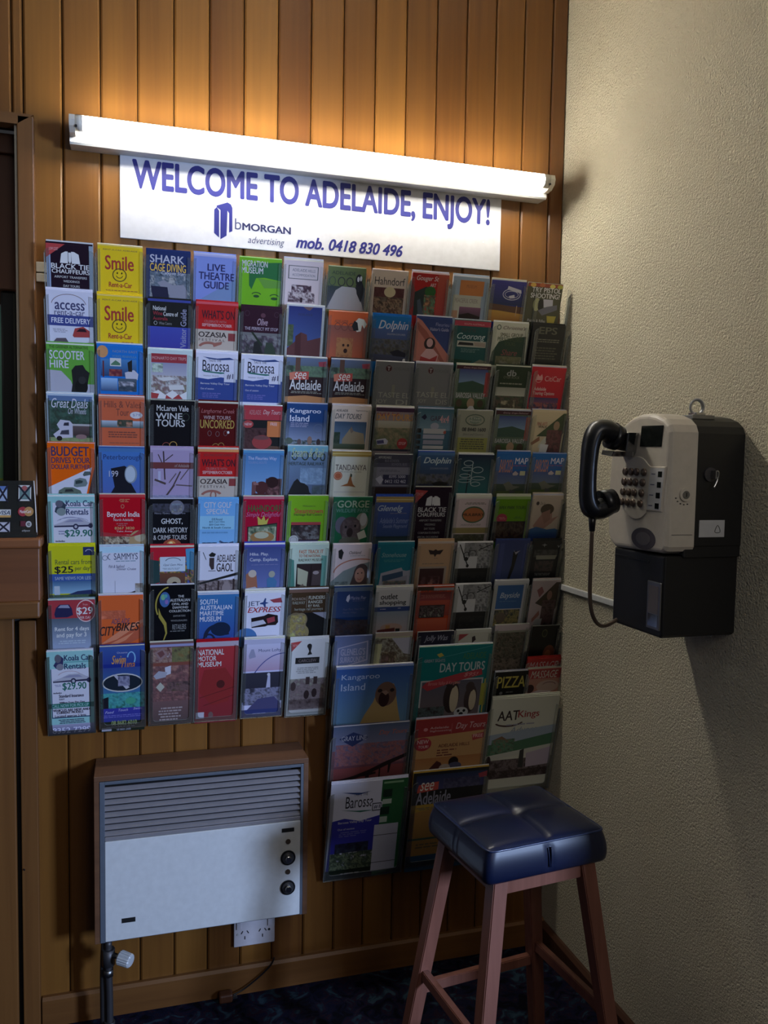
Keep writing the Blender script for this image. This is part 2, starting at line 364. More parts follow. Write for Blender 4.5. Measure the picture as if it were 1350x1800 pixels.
COVERS = """
1,1|-1327 -1227 1872 103|black leaflet with a white dinner jacket emblem and red corner, top of the leftmost column|212;r 0 0 9 100 9ac;r 91 0 100 100 9ab;p c33 0 0 40 0 0 30;t 6 8 26 14 ebb i LOW COST;p eee 29 40 32 20 41 15 46 15 46 40;p eee 54 40 53 15 59 15 69 20 72 40;p eee 47 17 53 17 53 35 50 41 47 35;t 10 41 92 52 eee b BLACK TIE;t 11 53 92 62 eee b CHAUFFEURS;t 16 67 86 72 ccc b AIRPORT TRANSFERS;t 35 76 70 81 ccc b WEDDINGS;t 35 86 70 91 ccc b DAY TOURS;t 20 95 85 99 ccc b CORPORATE EVENTS
2,1|-1217 -1118 1880 107|yellow smiley face leaflet with red lettering, upper of the two|ec2;r 0 0 100 3 fd5;t 12 9 88 12 864 n RENT-A-CAR ADELAIDE;t 16 22 80 52 b21 b Smile;o 48 62 16 14 2 542;e 43 58 1.5 2 320;e 53 58 1.5 2 320;a 48 62 8 7 15 165 1.5 542;t 24 77 76 88 b21 b Rent-a-Car;x 12 94 90 97 a62 1
3,1|-1110 -1010 1876 106|navy leaflet with silver and yellow shark heading and breaching shark picture|236;n 8 45 100 100 3 345 789 567 bbb 234;p 99a 25 68 40 62 60 72 85 70 95 84 92 100 55 100 48 80 32 76;p 224 10 76 48 77 52 100 14 100;t 8 9 86 26 ccd b SHARK;t 8 27 90 44 fc2 b CAGE DIVING;t 34 43 88 52 dde i Calypso Star
4,1|-1002 -903 1876 114|pale blue leaflet with the words live theatre guide in navy|89d;r 0 0 100 4 bbe;p 79c 0 100 100 45 100 100;t 32 18 74 32 226 b LIVE;t 12 35 96 50 226 b THEATRE;t 24 53 84 68 226 b GUIDE
5,1|-895 -793 1878 112|bright green leaflet with a child's eyes below dark green hair|7b2;p 173 22 12 100 6 100 45 60 40 40 42 30 66 24 58;p 6a2 45 42 100 46 100 60 60 62;e 42 80 7 3 252;e 85 83 8 3 252;a 42 78 12 7 200 340 2 252;a 85 80 12 7 200 340 2 252;t 6 6 66 19 ddd b MIGRATION;t 5 20 56 33 ddd b MUSEUM
6,1|-788 -690 1880 99|cream leaflet with a boxed title above an ink drawing of a tree|dcc;r 12 12 88 44 555;r 14 13.5 86 42.5 dcc;t 22 19 80 26 667 n ADELAIDE HILLS;t 22 31 80 37 667 n ACCOMMODATION;n 22 58 72 92 9 423 423 645 dcc 423 dcc;n 14 76 82 100 5 423 dcc 534 dcc;r 45 88 51 100 312
7,1|-677 -580 1874 104|olive green leaflet with round letters above a pale grey mound|674;g 0 45 100 100 344 556;p bbb 0 100 22 55 38 45 72 46 84 60 100 100;p 222 74 40 90 30 98 48 90 80 78 60;o 12 34 9 11 2 454;o 36 34 10 11 2.5 333;o 58 34 10 11 2.5 333;e 82 28 9 14 111;e 80 26 3 6 ddd;e 87 24 3 6 ddd;t 10 10 72 18 343 n ADELAIDE
8,1|-564 -469 1875 106|cream leaflet with the title Hahndorf over a brown and red lane picture|dcb;t 8 16 92 34 333 n Hahndorf;r 8 40 92 100 633;n 9 62 91 100 4 765 432 a86 532 754;e 52 50 16 12 dc9;n 8 40 34 62 8 633 522;n 70 40 91 62 3 633 522
9,1|-458 -358 1875 106|red leaflet with a dancer in a green turban beside a dark panel|a22;g 70 0 100 100 b42 a22;p 833 0 20 22 60 0 90;p 233 10 45 40 30 60 40 70 100 10 100;e 52 42 15 13 262;n 36 50 68 100 6 c85 543 586 a43;p 456 18 64 26 60 40 100 24 100;t 12 5 72 20 dcc x Gouger St;t 50 22 66 30 dcc b ART
10,1|-346 -245 1875 105|blue bordered leaflet with an orange title block above a purple sunset|9ab;r 20 8 86 44 c72;t 38 18 66 26 953 n MUSEUM;r 4 44 82 100 bba;t 10 52 74 62 877 n PEACEFUL CREEK;r 4 82 20 100 b86;g 24 72 84 100 857 323;p 211 24 92 50 86 84 94 84 100 24 100
11,1|-238 -138 1874 107|royal blue leaflet with a tilted white oval badge over orange sand|238;g 0 0 100 58 339 236;g 0 60 100 72 532 742;g 0 72 100 100 c92 a61;p 643 0 56 100 62 100 78 0 70;o 60 32 26 14 2 ccd;o 60 32 20 9 1.5 ccd;p ccd 48 12 86 20 88 28 46 20;p ccd 52 36 68 32 70 40 56 42;r 78 58 80 84 b97
12,1|-133 -30 1875 107|grey leaflet about pistol shooting with ear muffs and a yellow shield|554;r 0 0 100 9 a42;e 14 5 8 5 eb3;e 40 4 8 5 c62;e 70 6 8 5 ed5;e 92 6 8 5 bb3;t 12 10 96 22 eee b TRY PISTOL;t 10 24 94 36 eee b SHOOTING!;e 30 52 10 16 cc8;e 42 52 9 14 222;p ccd 48 38 76 38 78 56 52 58;p 778 36 66 60 56 90 50 92 62 50 78;p cb3 64 78 92 78 88 96 78 100 68 96;t 10 88 62 95 ddd n Pistols & Rifles
1,2|-1328 -1228 1769 119|white rent a car leaflet with a blue band and small red hatchback|dde;a 48 28 38 22 190 350 1.2 866;t 18 22 82 36 447 b access;t 17 37 82 46 447 n rent-a-car;r 2 46 100 66 349;t 10 51 94 61 eef b FREE DELIVERY;x 12 72 44 80 aab 3;p b33 55 84 60 70 78 66 92 74 92 86 58 87;p 312 63 76 70 70 82 70 86 76;p 656 10 100 20 90 40 89 48 100
2,2|-1219 -1118 1767 113|yellow smiley face leaflet with red lettering, lower of the two|ec2;r 0 0 100 3 fd5;t 12 9 88 12 864 n RENT-A-CAR ADELAIDE;t 16 22 80 52 b21 b Smile;o 48 62 16 14 2 542;e 43 58 1.5 2 320;e 53 58 1.5 2 320;a 48 62 8 7 15 165 1.5 542;t 24 77 76 88 b21 b Rent-a-Car;x 50 94 90 97 a62 1
3,2|-1107 -1009 1765 113|black and blue wine centre visitor guide with sideways grey lettering|222;r 0 0 100 5 34a;t 12 14 42 23 ddd b National;t 12 25 34 33 a23 b Wine;t 36 25 70 34 ddd b Centre of;t 12 36 46 43 a23 b Australia;o 18 49 4 4 1 bbb;t 26 46 56 52 999 n Wine Centre;g 0 56 100 100 34b 33a;t 76 18 90 98 99b v Visitor Guide
4,2|-997 -898 1766 115|red leaflet reading what's on above a beige festival panel, in the second row|b22;r 0 0 100 5 e45;r 0 56 100 100 cba;t 14 16 92 34 412 b WHAT'S ON;t 20 37 72 42 c77 n CELEBRATE WITH;t 15 44 86 50 ebb b SEPTEMBER/OCTOBER;t 7 61 74 72 322 b OZASIA;t 8 75 70 80 544 n F E S T I V A L;r 78 62 95 78 933;a 32 95 26 14 200 330 6 a65;p a65 40 84 64 80 62 86 44 92
5,2|-891 -792 1760 110|dark purple leaflet with a round ring logo above farm machinery picture|312;o 15 13 6 6 1 534;o 87 13 6 6 1 534;e 54 16 6 5 634;t 40 23 66 38 b9a x Olive;t 10 42 92 49 bab b THE PERFECT PIT STOP;g 0 54 100 100 777 444;n 0 60 100 100 7 777 888 545 333 666;p 222 32 100 34 76 46 70 56 100;p 232 26 54 30 52 56 80 52 84;p 343 60 100 64 74 80 76 90 100
6,2|-780 -685 1774 127|white edged leaflet with a red brick chapel under deep blue sky|ccc;g 5 3 93 100 127 46a;p 755 42 3 70 3 60 10 52 8;t 30 16 68 20 335 n ADELAIDE;n 5 38 20 80 5 564 453 675;p 633 5 84 26 70 26 60 40 52 56 56 58 68 93 60 93 100 5 100;p 522 26 60 40 52 42 100 26 100
7,2|-675 -574 1765 115|orange leaflet with round letters and a lion cub's face|d63;g 0 30 100 100 954 d63;o 24 32 8 8 2 843;o 42 32 9 9 2 843;o 60 32 9 9 2 843;t 16 18 50 24 843 n ADELAIDE;p eed 66 22 76 12 90 14 98 24 92 34 86 26 84 40 74 42 68 34;p 222 60 30 66 18 74 22 78 38 66 40;n 24 56 66 100 4 b63 c84 a52;e 46 76 18 17 c84;e 42 72 3 3 421;e 54 72 3 3 421;e 48 84 5 5 421
8,2|-562 -458 1762 116|blue leaflet titled Dolphin with dim sea picture, in the second row|27b;g 0 28 100 100 46a 445;n 0 50 100 84 4 456 667 554 445;p 223 50 78 70 72 96 80 92 88 60 86;t 16 10 94 34 dde x Dolphin;t 40 37 88 41 bbc n DOLPHIN EXPLORER;e 90 95 4 4 ddd
9,2|-444 -347 1763 111|orange and blue leaflet with a painted woman in a red dress|347;p c76 0 0 14 6 100 84 100 100 0 100;p a54 2 10 30 30 90 100 78 100 4 26;e 42 58 16 14 322;e 42 56 9 10 daa;p daa 20 86 34 70 54 70 70 84 66 100 20 100;p b22 20 88 46 94 68 84 64 100 18 100;t 54 9 92 17 99c n Fleurieu;t 38 20 92 28 aac b Visitor's Guide
10,2|-341 -237 1763 112|teal leaflet with a white script title and river cruise boat|255;r 0 0 100 12 b24;t 26 5 82 9 daa n SOUTH AUSTRALIA;t 20 16 60 26 544 n SPIRIT OF THE;t 10 28 88 46 cdd i Coorong;r 12 46 92 60 bba;p 222 14 56 18 49 56 50 58 56;p a98 58 48 90 49 90 58 60 57;x 20 64 76 74 688 3;p 776 55 100 80 88 100 92 100 100;p 143 0 88 60 92 50 100 0 100
11,2|-230 -128 1766 114|white and green leaflet about personalised tours with a cursive heading|ccb;p 243 4 70 20 45 60 34 96 30 100 100 0 100;o 16 12 6 6 2 354;t 28 8 92 16 644 i Christina's;t 22 24 86 33 553 b SMALL GROUP;t 16 34 86 43 453 b PERSONALISED;t 36 45 68 53 453 b TOURS;t 30 62 76 76 844 x Share;n 16 78 90 100 6 775 664 887
12,2|-116 -19 1766 110|charcoal leaflet with three large bronze letters across its top|2a2a2a;t 20 5 76 22 665 b EPS;x 20 34 86 44 776 2;x 16 54 88 86 554 5
1,3|-1329 -1226 1648 111|green scooter hire leaflet with a black scooter on grey|6a4;t 6 2 88 8 342 n THE GREENER ALTERNATIVE;t 6 12 80 30 dde b SCOOTER;t 6 32 46 48 dde b HIRE;p bbc 0 52 30 54 50 74 60 100 0 100;r 70 80 100 100 bbc;p 222 52 52 60 42 76 40 82 50 90 56 84 90 76 100 50 100 54 76;e 72 86 14 16 111;e 74 72 8 8 333
2,3|-1221 -1117 1651 117|blue leaflet with an orange sun and a grid of harbour pictures|27c;e 12 12 12 12 d95;t 34 8 88 13 89b n NORTH EAST;t 32 18 86 23 59c b YORKE PENINSULA;g 8 26 86 60 38c 247;r 28 24 52 40 ddd;p 586 30 36 40 28 50 34 50 38 30 38;n 26 46 54 60 3 a43 723 b65;r 12 30 15 62 722;p ccd 60 52 80 46 90 54 88 66 62 64;p 222 66 32 76 26 76 50 68 50;g 8 64 44 90 9cf 358;g 46 64 86 90 567 344;n 46 70 86 90 5 ccd 345 456
3,3|-1108 -1005 1648 116|white edged leaflet with a maroon band over light aircraft on an airfield|cdd;r 8 8 88 100 988;r 8 8 88 26 a23;t 10 14 86 20 daa n MONARTO DAY TRIPS;g 8 26 88 54 99b bbc;n 10 28 34 46 3 7a8 cdc 898;n 8 52 88 90 5 777 ccc 866 997;p ddd 20 58 50 54 62 60 36 64;p ddd 46 72 80 70 84 80 50 82;p eee 12 88 24 82 40 92 56 82 72 92 88 84 88 100 8 100;p b33 8 88 26 90 22 100 8 100;p b33 42 92 56 100 70 90 80 100 40 100
4,3|-997 -898 1646 114|white over blue leaflet with black script title, left of two alike|dde;p 248 16 8 50 11 80 8 92 12 60 14 30 12;t 16 15 80 38 223 n Barossa;t 30 13 60 18 556 n TASTE THE;p 276 14 36 44 39 84 40 60 43 20 40;t 18 46 56 49 99a n Visitor Guide;p 249 0 52 30 55 60 50 100 54 100 100 0 100;r 68 38 96 60 dde;t 74 42 90 54 446 b #1;t 12 62 82 67 ccd b Barossa Valley Day Tour;t 12 73 44 77 bbd b Out of session;x 12 84 66 96 66b 3
5,3|-892 -786 1647 116|white over blue leaflet with black script title, right of two alike|dde;p 248 16 8 50 11 80 8 92 12 60 14 30 12;t 16 15 80 38 223 n Barossa;t 30 13 60 18 556 n TASTE THE;p 276 14 36 44 39 84 40 60 43 20 40;t 18 46 56 49 99a n Visitor Guide;p 249 0 52 30 55 60 50 100 54 100 100 0 100;r 68 38 96 60 dde;t 74 42 90 54 446 b #1;t 12 62 82 67 ccd b Barossa Valley Day Tour;t 12 73 44 77 bbd b Out of session;x 12 84 66 96 66b 3
6,3|-780 -677 1646 111|black see Adelaide leaflet with orange brush mark, left of two alike|322;g 0 0 100 42 679 454;n 0 18 100 42 3 343 686 565;r 22 0 34 30 643;p a34 78 8 98 6 98 18 80 18;p c43 16 32 56 30 56 48 14 50;p d75 8 34 22 32 20 50 10 50;t 20 33 50 47 eed i see;t 10 48 88 72 ddd b Adelaide;x 10 75 90 81 998 2;p c84 0 88 50 84 100 88 100 100 0 100
7,3|-669 -564 1646 110|black see Adelaide leaflet with orange brush mark, right of two alike|322;g 0 0 100 42 679 454;n 0 18 100 42 3 343 686 565;r 22 0 34 30 643;p a34 78 8 98 6 98 18 80 18;p c43 16 32 56 30 56 48 14 50;p d75 8 34 22 32 20 50 10 50;t 20 33 50 47 eed i see;t 10 48 88 72 ddd b Adelaide;x 10 75 90 81 998 2;p c84 0 88 50 84 100 88 100 100 0 100
8,3|-551 -449 1647 112|plain grey leaflet with faint lettering and a dark red seal, left of two alike|777;e 34 15 8 7 522;t 30 11 38 20 bbb b T;t 46 12 88 18 666 n ADELAIDE;r 46 52 54 80 887;t 12 70 94 82 aa9 n TASTE EL;t 6 86 36 98 aa9 n JOY;t 60 86 90 98 aa9 n DI
9,3|-447 -338 1647 115|plain grey leaflet with faint lettering and a dark red seal, right of two alike|777;e 40 15 7 7 522;t 36 11 44 20 bbb b T;t 50 12 88 18 666 n ADELAIDE;r 46 52 54 76 887;t 6 64 94 76 aa9 n TASTE EL;t 12 80 36 91 aa9 n JOY;t 62 80 94 91 aa9 n DIS
10,3|-332 -235 1648 116|leaflet with green valley lettering under a maroon strip, in the third row|565;r 0 0 100 8 412;t 20 3 88 7 caa i Granny Grape Delivered;g 10 8 92 44 348 79b;p 354 10 40 50 34 92 44 92 60 10 60;r 86 14 100 70 a33;t 6 62 92 74 bbb b BAROSSA VALLEY;g 0 76 100 100 463 342;e 18 86 9 9 543;e 52 86 11 12 a86;e 80 86 9 9 432;p ccc 42 100 50 92 60 92 66 100
11,3|-220 -119 1651 116|black leaflet with a white emblem over a dark vineyard picture|232;t 32 8 60 22 999 b db;t 24 22 70 28 776 n OYER ROCK;x 10 38 90 44 887 1;g 6 48 92 70 998 bba;n 4 68 94 100 4 564 343 654 322;n 26 78 70 100 5 ba8 443 654
12,3|-116 -10 1654 118|red taxi leaflet with a crown emblem above an evening skyline|b23;t 40 20 88 32 daa n CitiCar;o 22 30 9 6 1.5 d99;p d99 14 24 18 16 24 22 30 16 33 24 33 30 14 30;t 12 46 48 54 dbb b Adelaide;t 10 56 74 66 dbb b Touring Options;g 2 70 88 100 336 a57;n 2 82 88 100 4 b54 446 d75
1,4|-1329 -1228 1537 116|leaflet with a white motorhome parked before green trees|bcd;g 3 4 97 46 57a 68a;n 3 14 97 98 3 254 465 354 343 455;t 10 9 88 28 dde i Great Deals;t 45 28 84 40 ccd i On Wheels;n 3 88 97 100 6 896 8a6;p ccd 20 62 28 52 48 54 54 60 54 88 18 90 12 82 26 72;p 334 36 58 46 57 46 64 34 64;p 445 30 74 46 72 46 82 26 82;r 54 60 96 64 bbb;g 54 64 90 84 655 433;e 25 90 6 5 222;e 72 86 12 5 977
2,4|-1217 -1115 1535 119|salmon orange hills and vales leaflet with a white price oval|c64;r 0 0 100 4 d86;t 12 9 92 22 843 n Hills & Vales;t 38 24 66 38 843 n Tour;o 82 36 14 7 1.5 ccd;e 82 36 13 6 ddd;t 74 33 90 39 88b n $79;g 4 48 98 62 bcd 566;n 40 46 74 60 3 554 343 c86;x 18 70 92 84 843 3;x 20 92 90 96 a53 1
3,4|-1102 -999 1530 115|black wine tours leaflet with white serif words and an ochre swirl|151316;t 14 10 86 22 ccc b McLaren Vale;t 12 26 72 39 ccc b WINE;t 12 40 78 55 ccc b TOURS;o 80 34 8 8 1 454;o 36 96 9 8 1.5 943;o 52 94 9 8 1.5 c93
4,4|-992 -897 1527 112|maroon leaflet reading uncorked in gold across it|511;t 8 12 92 24 b66 i Langhorne Creek;t 14 27 82 35 b99 b WINE TOURS;t 6 36 92 55 b93 b UNCORKED;o 30 66 5 6 1 866;o 50 67 5 6 1 866;o 70 65 5 6 1 866;e 77 63 3 3 ddd;o 46 96 9 8 1.5 a83;o 60 94 8 8 1.5 a83
5,4|-883 -789 1525 111|red topped day tours leaflet with melon picture and orange free tag|222;r 0 0 100 32 b23;t 50 9 96 22 dbb i Day Tours;t 14 10 44 20 c88 n ADELAIDE;e 12 42 14 9 b33;t 3 39 22 45 dbb b NEW;r 62 34 98 70 d72;t 70 37 88 44 ebb b FREE;n 0 50 60 100 6 311 533 422;e 50 82 26 16 a33;e 48 72 20 5 744;p 643 60 100 70 90 100 92 100 100
6,4|-778 -675 1530 106|blue leaflet titled Kangaroo Island with small figures along the horizon|247;g 0 40 100 100 247 9ac;t 8 8 84 22 dde b Kangaroo;t 8 24 56 39 dde b Island;x 8 42 54 54 99b 3;o 80 55 12 11 1 678;n 0 84 100 100 6 567 343 89a 454;e 60 84 6 10 976;e 82 88 5 8 433;e 8 86 10 8 565;e 34 88 5 7 655
7,4|-663 -561 1533 115|cream day tours leaflet with a framed sandstone church picture|dcb;t 10 9 40 14 555 b ADELAIDE;t 60 9 90 13 666 n Sightseeing;t 8 18 76 30 666 x DAY TOURS;g 8 36 90 98 357 79b;p a97 30 76 48 52 62 58 84 62 90 90 30 92;p 876 48 54 52 46 58 58 52 62;n 8 60 24 90 4 243 454;g 8 86 90 98 565 453
8,4|-549 -447 1531 114|day tours leaflet with yellow heading over golden fields and a red stop sign|988;r 0 0 100 9 424;t 4 11 60 19 a44 b Half & Full;t 3 14 98 29 d92 b DAY TOURS;g 0 30 100 50 bba a97;n 0 46 100 96 4 986 775 564;p bbc 6 74 30 70 38 76 36 84 10 86;p 447 8 76 26 74 28 82 10 84;e 76 82 14 13 a22;t 67 78 86 85 daa b STOP;r 0 95 100 100 334
9,4|-436 -337 1532 114|teal leaflet listing vehicles in four rows beside a red number|467;g 0 0 100 50 367 79a;e 50 40 12 8 aab;p 224 10 20 20 12 26 20 20 26;t 36 16 64 28 545 b GAP;t 62 14 88 32 d99 b 4x4;r 20 46 82 58 bbb;r 20 60 80 70 aab;r 22 73 78 83 99a;r 22 86 80 94 bbb;r 2 46 14 56 222;r 2 60 14 70 333;r 2 74 14 82 333;r 2 87 14 94 333;e 80 54 4 4 b54
10,4|-325 -225 1531 114|grey green leaflet with a wreath emblem above a phone number|998;o 50 22 28 14 3 565;e 50 22 18 9 787;t 34 15 64 20 bba n The;t 34 21 66 27 bba n Mount;x 28 32 70 36 665 1;t 16 40 84 49 222 b 08 8440 1600;t 20 53 80 60 666 i Short and Country;r 6 64 92 100 994;x 12 67 84 94 554 5
11,4|-217 -114 1534 116|leaflet with green valley lettering under a maroon strip, in the fourth row|565;r 0 0 100 9 412;t 20 3 92 8 caa i Granny Grape Delivered;g 10 12 92 46 348 79b;p 354 10 42 50 36 92 46 92 62 10 62;r 88 14 100 70 a54;t 6 66 92 76 bbb b BAROSSA VALLEY;g 0 78 100 100 463 342;e 18 88 9 8 543;e 52 86 11 12 a86;e 80 86 9 9 432;p ccc 42 100 50 92 60 92 66 100
12,4|-109 1 1536 116|cream leaflet with a diagonal olive band and a violinist, in the fourth row|cb9;p 453 20 60 92 4 100 4 100 50 60 100 60 60;e 76 34 9 11 a86;n 50 44 96 100 7 533 744 433;p ccb 30 80 48 60 52 76 30 90;p ddd 36 78 60 80 56 100 34 100;p 964 6 76 30 60 32 70 10 82;t 18 26 48 34 b65 b FINE ARTS;t 22 34 48 40 533 b WALK
1,5|-1330 -1225 1425 129|orange leaflet with purple words budget drives your dollar further above cars|e61;p dde 0 82 94 44 80 100 0 100;p 644 100 44 84 98 90 100 100 98;t 8 6 88 24 436 b BUDGET;t 8 26 90 37 436 b DRIVES YOUR;t 8 39 90 48 436 b DOLLAR FURTHER;p 566 74 58 78 52 90 52 92 58 76 61;p 788 54 80 56 68 68 64 80 66 84 74 80 80 60 82;p 344 58 70 66 68 74 70 72 74 58 76;p 676 20 96 22 88 34 82 52 82 68 88 72 96 52 98 28 98;p 333 36 86 50 85 54 90 34 91;e 26 97 5 5 222;e 60 97 5 4 222
2,5|-1218 -1115 1416 113|blue leaflet with a large black steam engine headlamp|359;g 0 0 100 100 27c 46b;r 0 0 100 8 37b;t 10 14 94 28 236 n Peterborough;p 112 26 44 56 38 70 46 68 72 84 100 24 100 34 84 30 62;t 22 49 42 62 ccd n 199;e 70 56 14 20 89a;e 69 56 11 17 bcd;r 6 26 8 100 347
3,5|-1102 -1002 1418 130|lilac grey leaflet with bare vine branches and a maroon band|a9b;r 0 0 100 4 bac;l 30 6 34 60 3 433;l 34 30 12 40 2 433;l 34 24 52 12 2 433;l 34 40 18 12 2 544;r 0 27 100 39 733;t 56 30 90 36 a99 i of Adelaide;r 12 44 24 66 bbd;l 30 100 56 70 4 544;l 50 78 70 44 3 544;l 60 70 98 72 3 655;l 70 60 90 38 2 655;l 44 66 60 48 2 655;n 2 90 94 100 6 99b 88a;r 6 40 18 72 a9b;l 10 60 36 68 5 544
4,5|-992 -895 1417 126|red leaflet reading what's on above a beige festival panel, in the fifth row|b22;r 0 0 100 5 e94;r 0 54 100 100 cba;t 14 9 86 14 833 n ARTS AND ENTERTAINMENT;t 10 19 92 34 412 b WHAT'S ON;t 20 36 72 41 c77 n CELEBRATE WITH;t 12 43 86 49 ebb b SEPTEMBER/OCTOBER;t 7 59 74 69 322 b OZASIA;t 8 72 70 77 544 n F E S T I V A L;r 78 58 95 73 933;a 36 95 28 14 200 330 6 a65;o 40 92 8 9 3 a65
5,5|-884 -784 1416 119|bright blue leaflet with two people holding binoculars|37b;g 0 0 100 100 27b 7ad;r 0 0 100 5 49c;t 12 13 82 22 cce n The Fleurieu Way;t 12 23 58 28 89c n TOURING ROUTE;n 58 60 98 100 4 633 422 855;e 74 68 16 12 311;e 48 80 16 14 522;p 744 24 68 34 66 34 92 24 100;p 522 30 92 66 92 70 100 26 100;p 966 26 66 40 70 40 74 28 74
6,5|-775 -673 1427 128|pale blue heritage railways leaflet with steam train silhouette and looping script|7ab;g 0 10 100 100 68a 568;n 34 42 98 76 3 68a 79b 8ac;o 18 18 8 9 3 343;o 44 18 9 9 3 343;o 68 18 8 9 3 343;o 88 20 7 8 3 343;t 10 2 90 20 bc9 i Steam & Rail;t 4 30 92 37 344 b HERITAGE RAILWAY;p 222 4 100 12 84 20 70 28 64 36 72 46 74 56 80 60 92 70 100;n 66 78 98 100 4 567 455
7,5|-663 -558 1418 124|white leaflet under a gold sheet with a painted kangaroo and red dot|ddc;r 0 0 100 11 b93;r 0 4 100 6 dc7;t 10 28 90 40 544 n TANDANYA;x 20 43 86 45 998 1;e 18 52 11 9 c63;o 18 52 9 7 1 eb9;p a62 26 74 44 68 48 56 50 46 53 48 53 58 58 70 66 76 50 74;p 354 50 46 54 49 54 54 50 54;r 10 86 90 87 bbb
8,5|-554 -446 1412 112|dark slate leaflet with grey panel and phone numbers, behind a blue one|556;g 0 0 100 20 445 445;t 10 4 44 10 aaa b AFFORDABLE;t 28 12 66 18 889 n BUS SCHOOL;t 46 20 86 26 889 n SCHOOL BUS;r 0 30 96 76 889;x 14 36 70 42 667 2;r 26 48 98 72 335;t 42 49 86 56 bbc b 8395 5000;t 32 60 88 68 ccd b 0412 152 462;p bbc 6 58 20 50 28 60 20 72;r 0 78 100 100 322
9,5|-433 -332 1420 98|blue leaflet titled Dolphin with dim sea picture, in the fifth row|35a;g 0 0 100 100 369 334;r 0 0 100 8 47a;t 16 14 92 36 cdd x Dolphin;t 36 42 86 47 99a n DOLPHIN EXPLORER;n 0 60 100 88 4 345 667 554 334;p 222 44 86 64 80 90 84 86 96 56 98
10,5|-321 -220 1415 115|dark teal leaflet with white looping signpost script|134;g 0 0 100 100 124 277;l 42 16 42 70 2 abb;l 34 40 32 100 3 112;o 30 20 14 7 2 abb;o 28 34 16 5 2 abb;o 58 36 16 8 2 abb;o 24 50 16 5 2 abb;o 62 56 20 5 2 abb;o 24 62 20 5 2 abb;o 56 70 14 6 2 abb;p 643 10 100 30 94 60 94 80 100
11,5|-210 -112 1421 123|blue map leaflet with red script over a grey aeroplane, left of two alike|26a;g 0 40 100 70 359 679;r 0 70 100 88 454;r 0 86 100 100 563;t 10 14 50 44 c86 x BAROSSA;t 55 10 94 24 dde b MAP;t 48 26 92 30 b44 n VISITOR;t 56 32 96 36 558 n MAP GUIDE;p cbb 52 46 60 40 70 46 66 50 54 50;r 74 40 90 50 cc9;p 776 28 70 44 64 60 74 80 76 56 84 40 86 36 78;p 555 50 82 70 88 50 92
12,5|-100 2 1422 119|blue map leaflet with red script over a grey aeroplane, right of two alike|26a;g 0 40 100 70 359 679;r 0 70 100 88 454;r 0 86 100 100 563;t 10 14 50 44 c86 x BAROSSA;t 55 10 94 24 dde b MAP;t 48 26 92 30 b44 n VISITOR;t 56 32 96 36 558 n MAP GUIDE;p cbb 52 46 60 40 70 46 66 50 54 50;r 74 40 90 50 cc9;p 776 28 70 44 64 60 74 80 76 56 84 40 86 36 78;p 555 50 82 70 88 50 92
1,6|-1330 -1225 1302 122|pale green koala car rental leaflet halfway down the leftmost column|9cc;r 10 12 96 100 dde;p 345 16 22 30 8 38 16 36 34 22 36 14 30;e 24 14 8 7 667;e 28 30 10 8 899;t 38 7 96 19 236 b Koala Car;r 38 21 96 22.5 5aa;t 38 24 86 36 236 b Rentals;a 48 50 26 10 200 340 1.2 88a;p bbc 12 56 28 51 44 44 72 43 84 50 95 52 95 60 12 61;p 335 12 58 94 56 94 60 12 61;p 99b 32 51 46 46 68 45 76 50;e 58 60 6 6 335;e 58 60 3 3 bbc;e 90 58 5 5 335;a 52 50 34 9 190 350 1 99b;t 34 66 94 82 176 b $29.90;x 16 68 34 78 99b 2;t 14 87 34 91 335 b includes;t 26 93 82 98 335 b Standard Insurance
2,6|-1216 -1114 1307 131|red Indian restaurant leaflet with white script above dishes of food|b12;g 0 0 100 5 d33 c22;x 40 8 66 15 c85 3;o 50 22 4 4 1.5 c75;t 16 32 88 45 edd b Beyond India;t 30 45 74 50 dbb b North Adelaide;x 34 54 66 61 b66 2;t 32 61 76 66 da6 b 8267 3820;t 36 68 72 72 dbb b Take Away;n 0 76 100 100 9 643 cb9 422 a86;e 84 88 20 20 b96;e 88 82 12 8 cb9;p b12 0 70 70 78 100 60 100 74 70 80 0 79
3,6|-1103 -1003 1293 121|black ghost tour leaflet with chalky white words and a full moon|16161a;n 6 6 94 24 6 222 445 333;e 62 14 17 15 778;n 50 6 74 24 4 89a 667 998;t 10 24 82 29 99a i History, Mystery, Murder & More;t 26 37 76 50 ddd b GHOST,;t 8 56 88 67 ccc b DARK HISTORY;t 8 72 86 82 bbb b & CRIME TOURS;e 52 94 22 14 a42;e 50 96 12 12 e93;e 49 92 5 6 fe9
4,6|-991 -894 1297 124|light blue city golf special leaflet with a boxed price list|6ad;g 0 0 100 100 5ae 7be;t 14 6 82 18 ccd b CITY GOLF;t 20 20 76 31 ccd b SPECIAL;r 4 35 90 63 8ce;t 34 39 60 44 257 b 018 Round;t 28 45 66 49 257 b $35 Cart Hire;t 28 51 66 55 257 b $50 Club Hire;t 12 57 82 61 257 b North & South Course;x 10 68 80 74 59c 1;p 457 4 100 14 96 30 90 50 94 56 86 70 92 90 88 90 100;n 12 90 80 100 3 9cf 246 357
5,6|-883 -783 1303 126|crimson leaflet with green lettering above a framed plate of food|a13;r 0 0 100 5 c67;t 12 17 94 31 463 b HAHNDORF;t 8 32 94 44 c69 i Simply Delightful;p cb3 38 58 36 40 46 48 52 38 56 50 64 44 60 58;p 322 12 62 86 54 86 98 14 98;p 464 15 64 84 57 84 95 17 96;n 15 62 84 95 5 343 786 bb9 654;e 50 84 30 12 a73;e 48 80 18 7 bb9
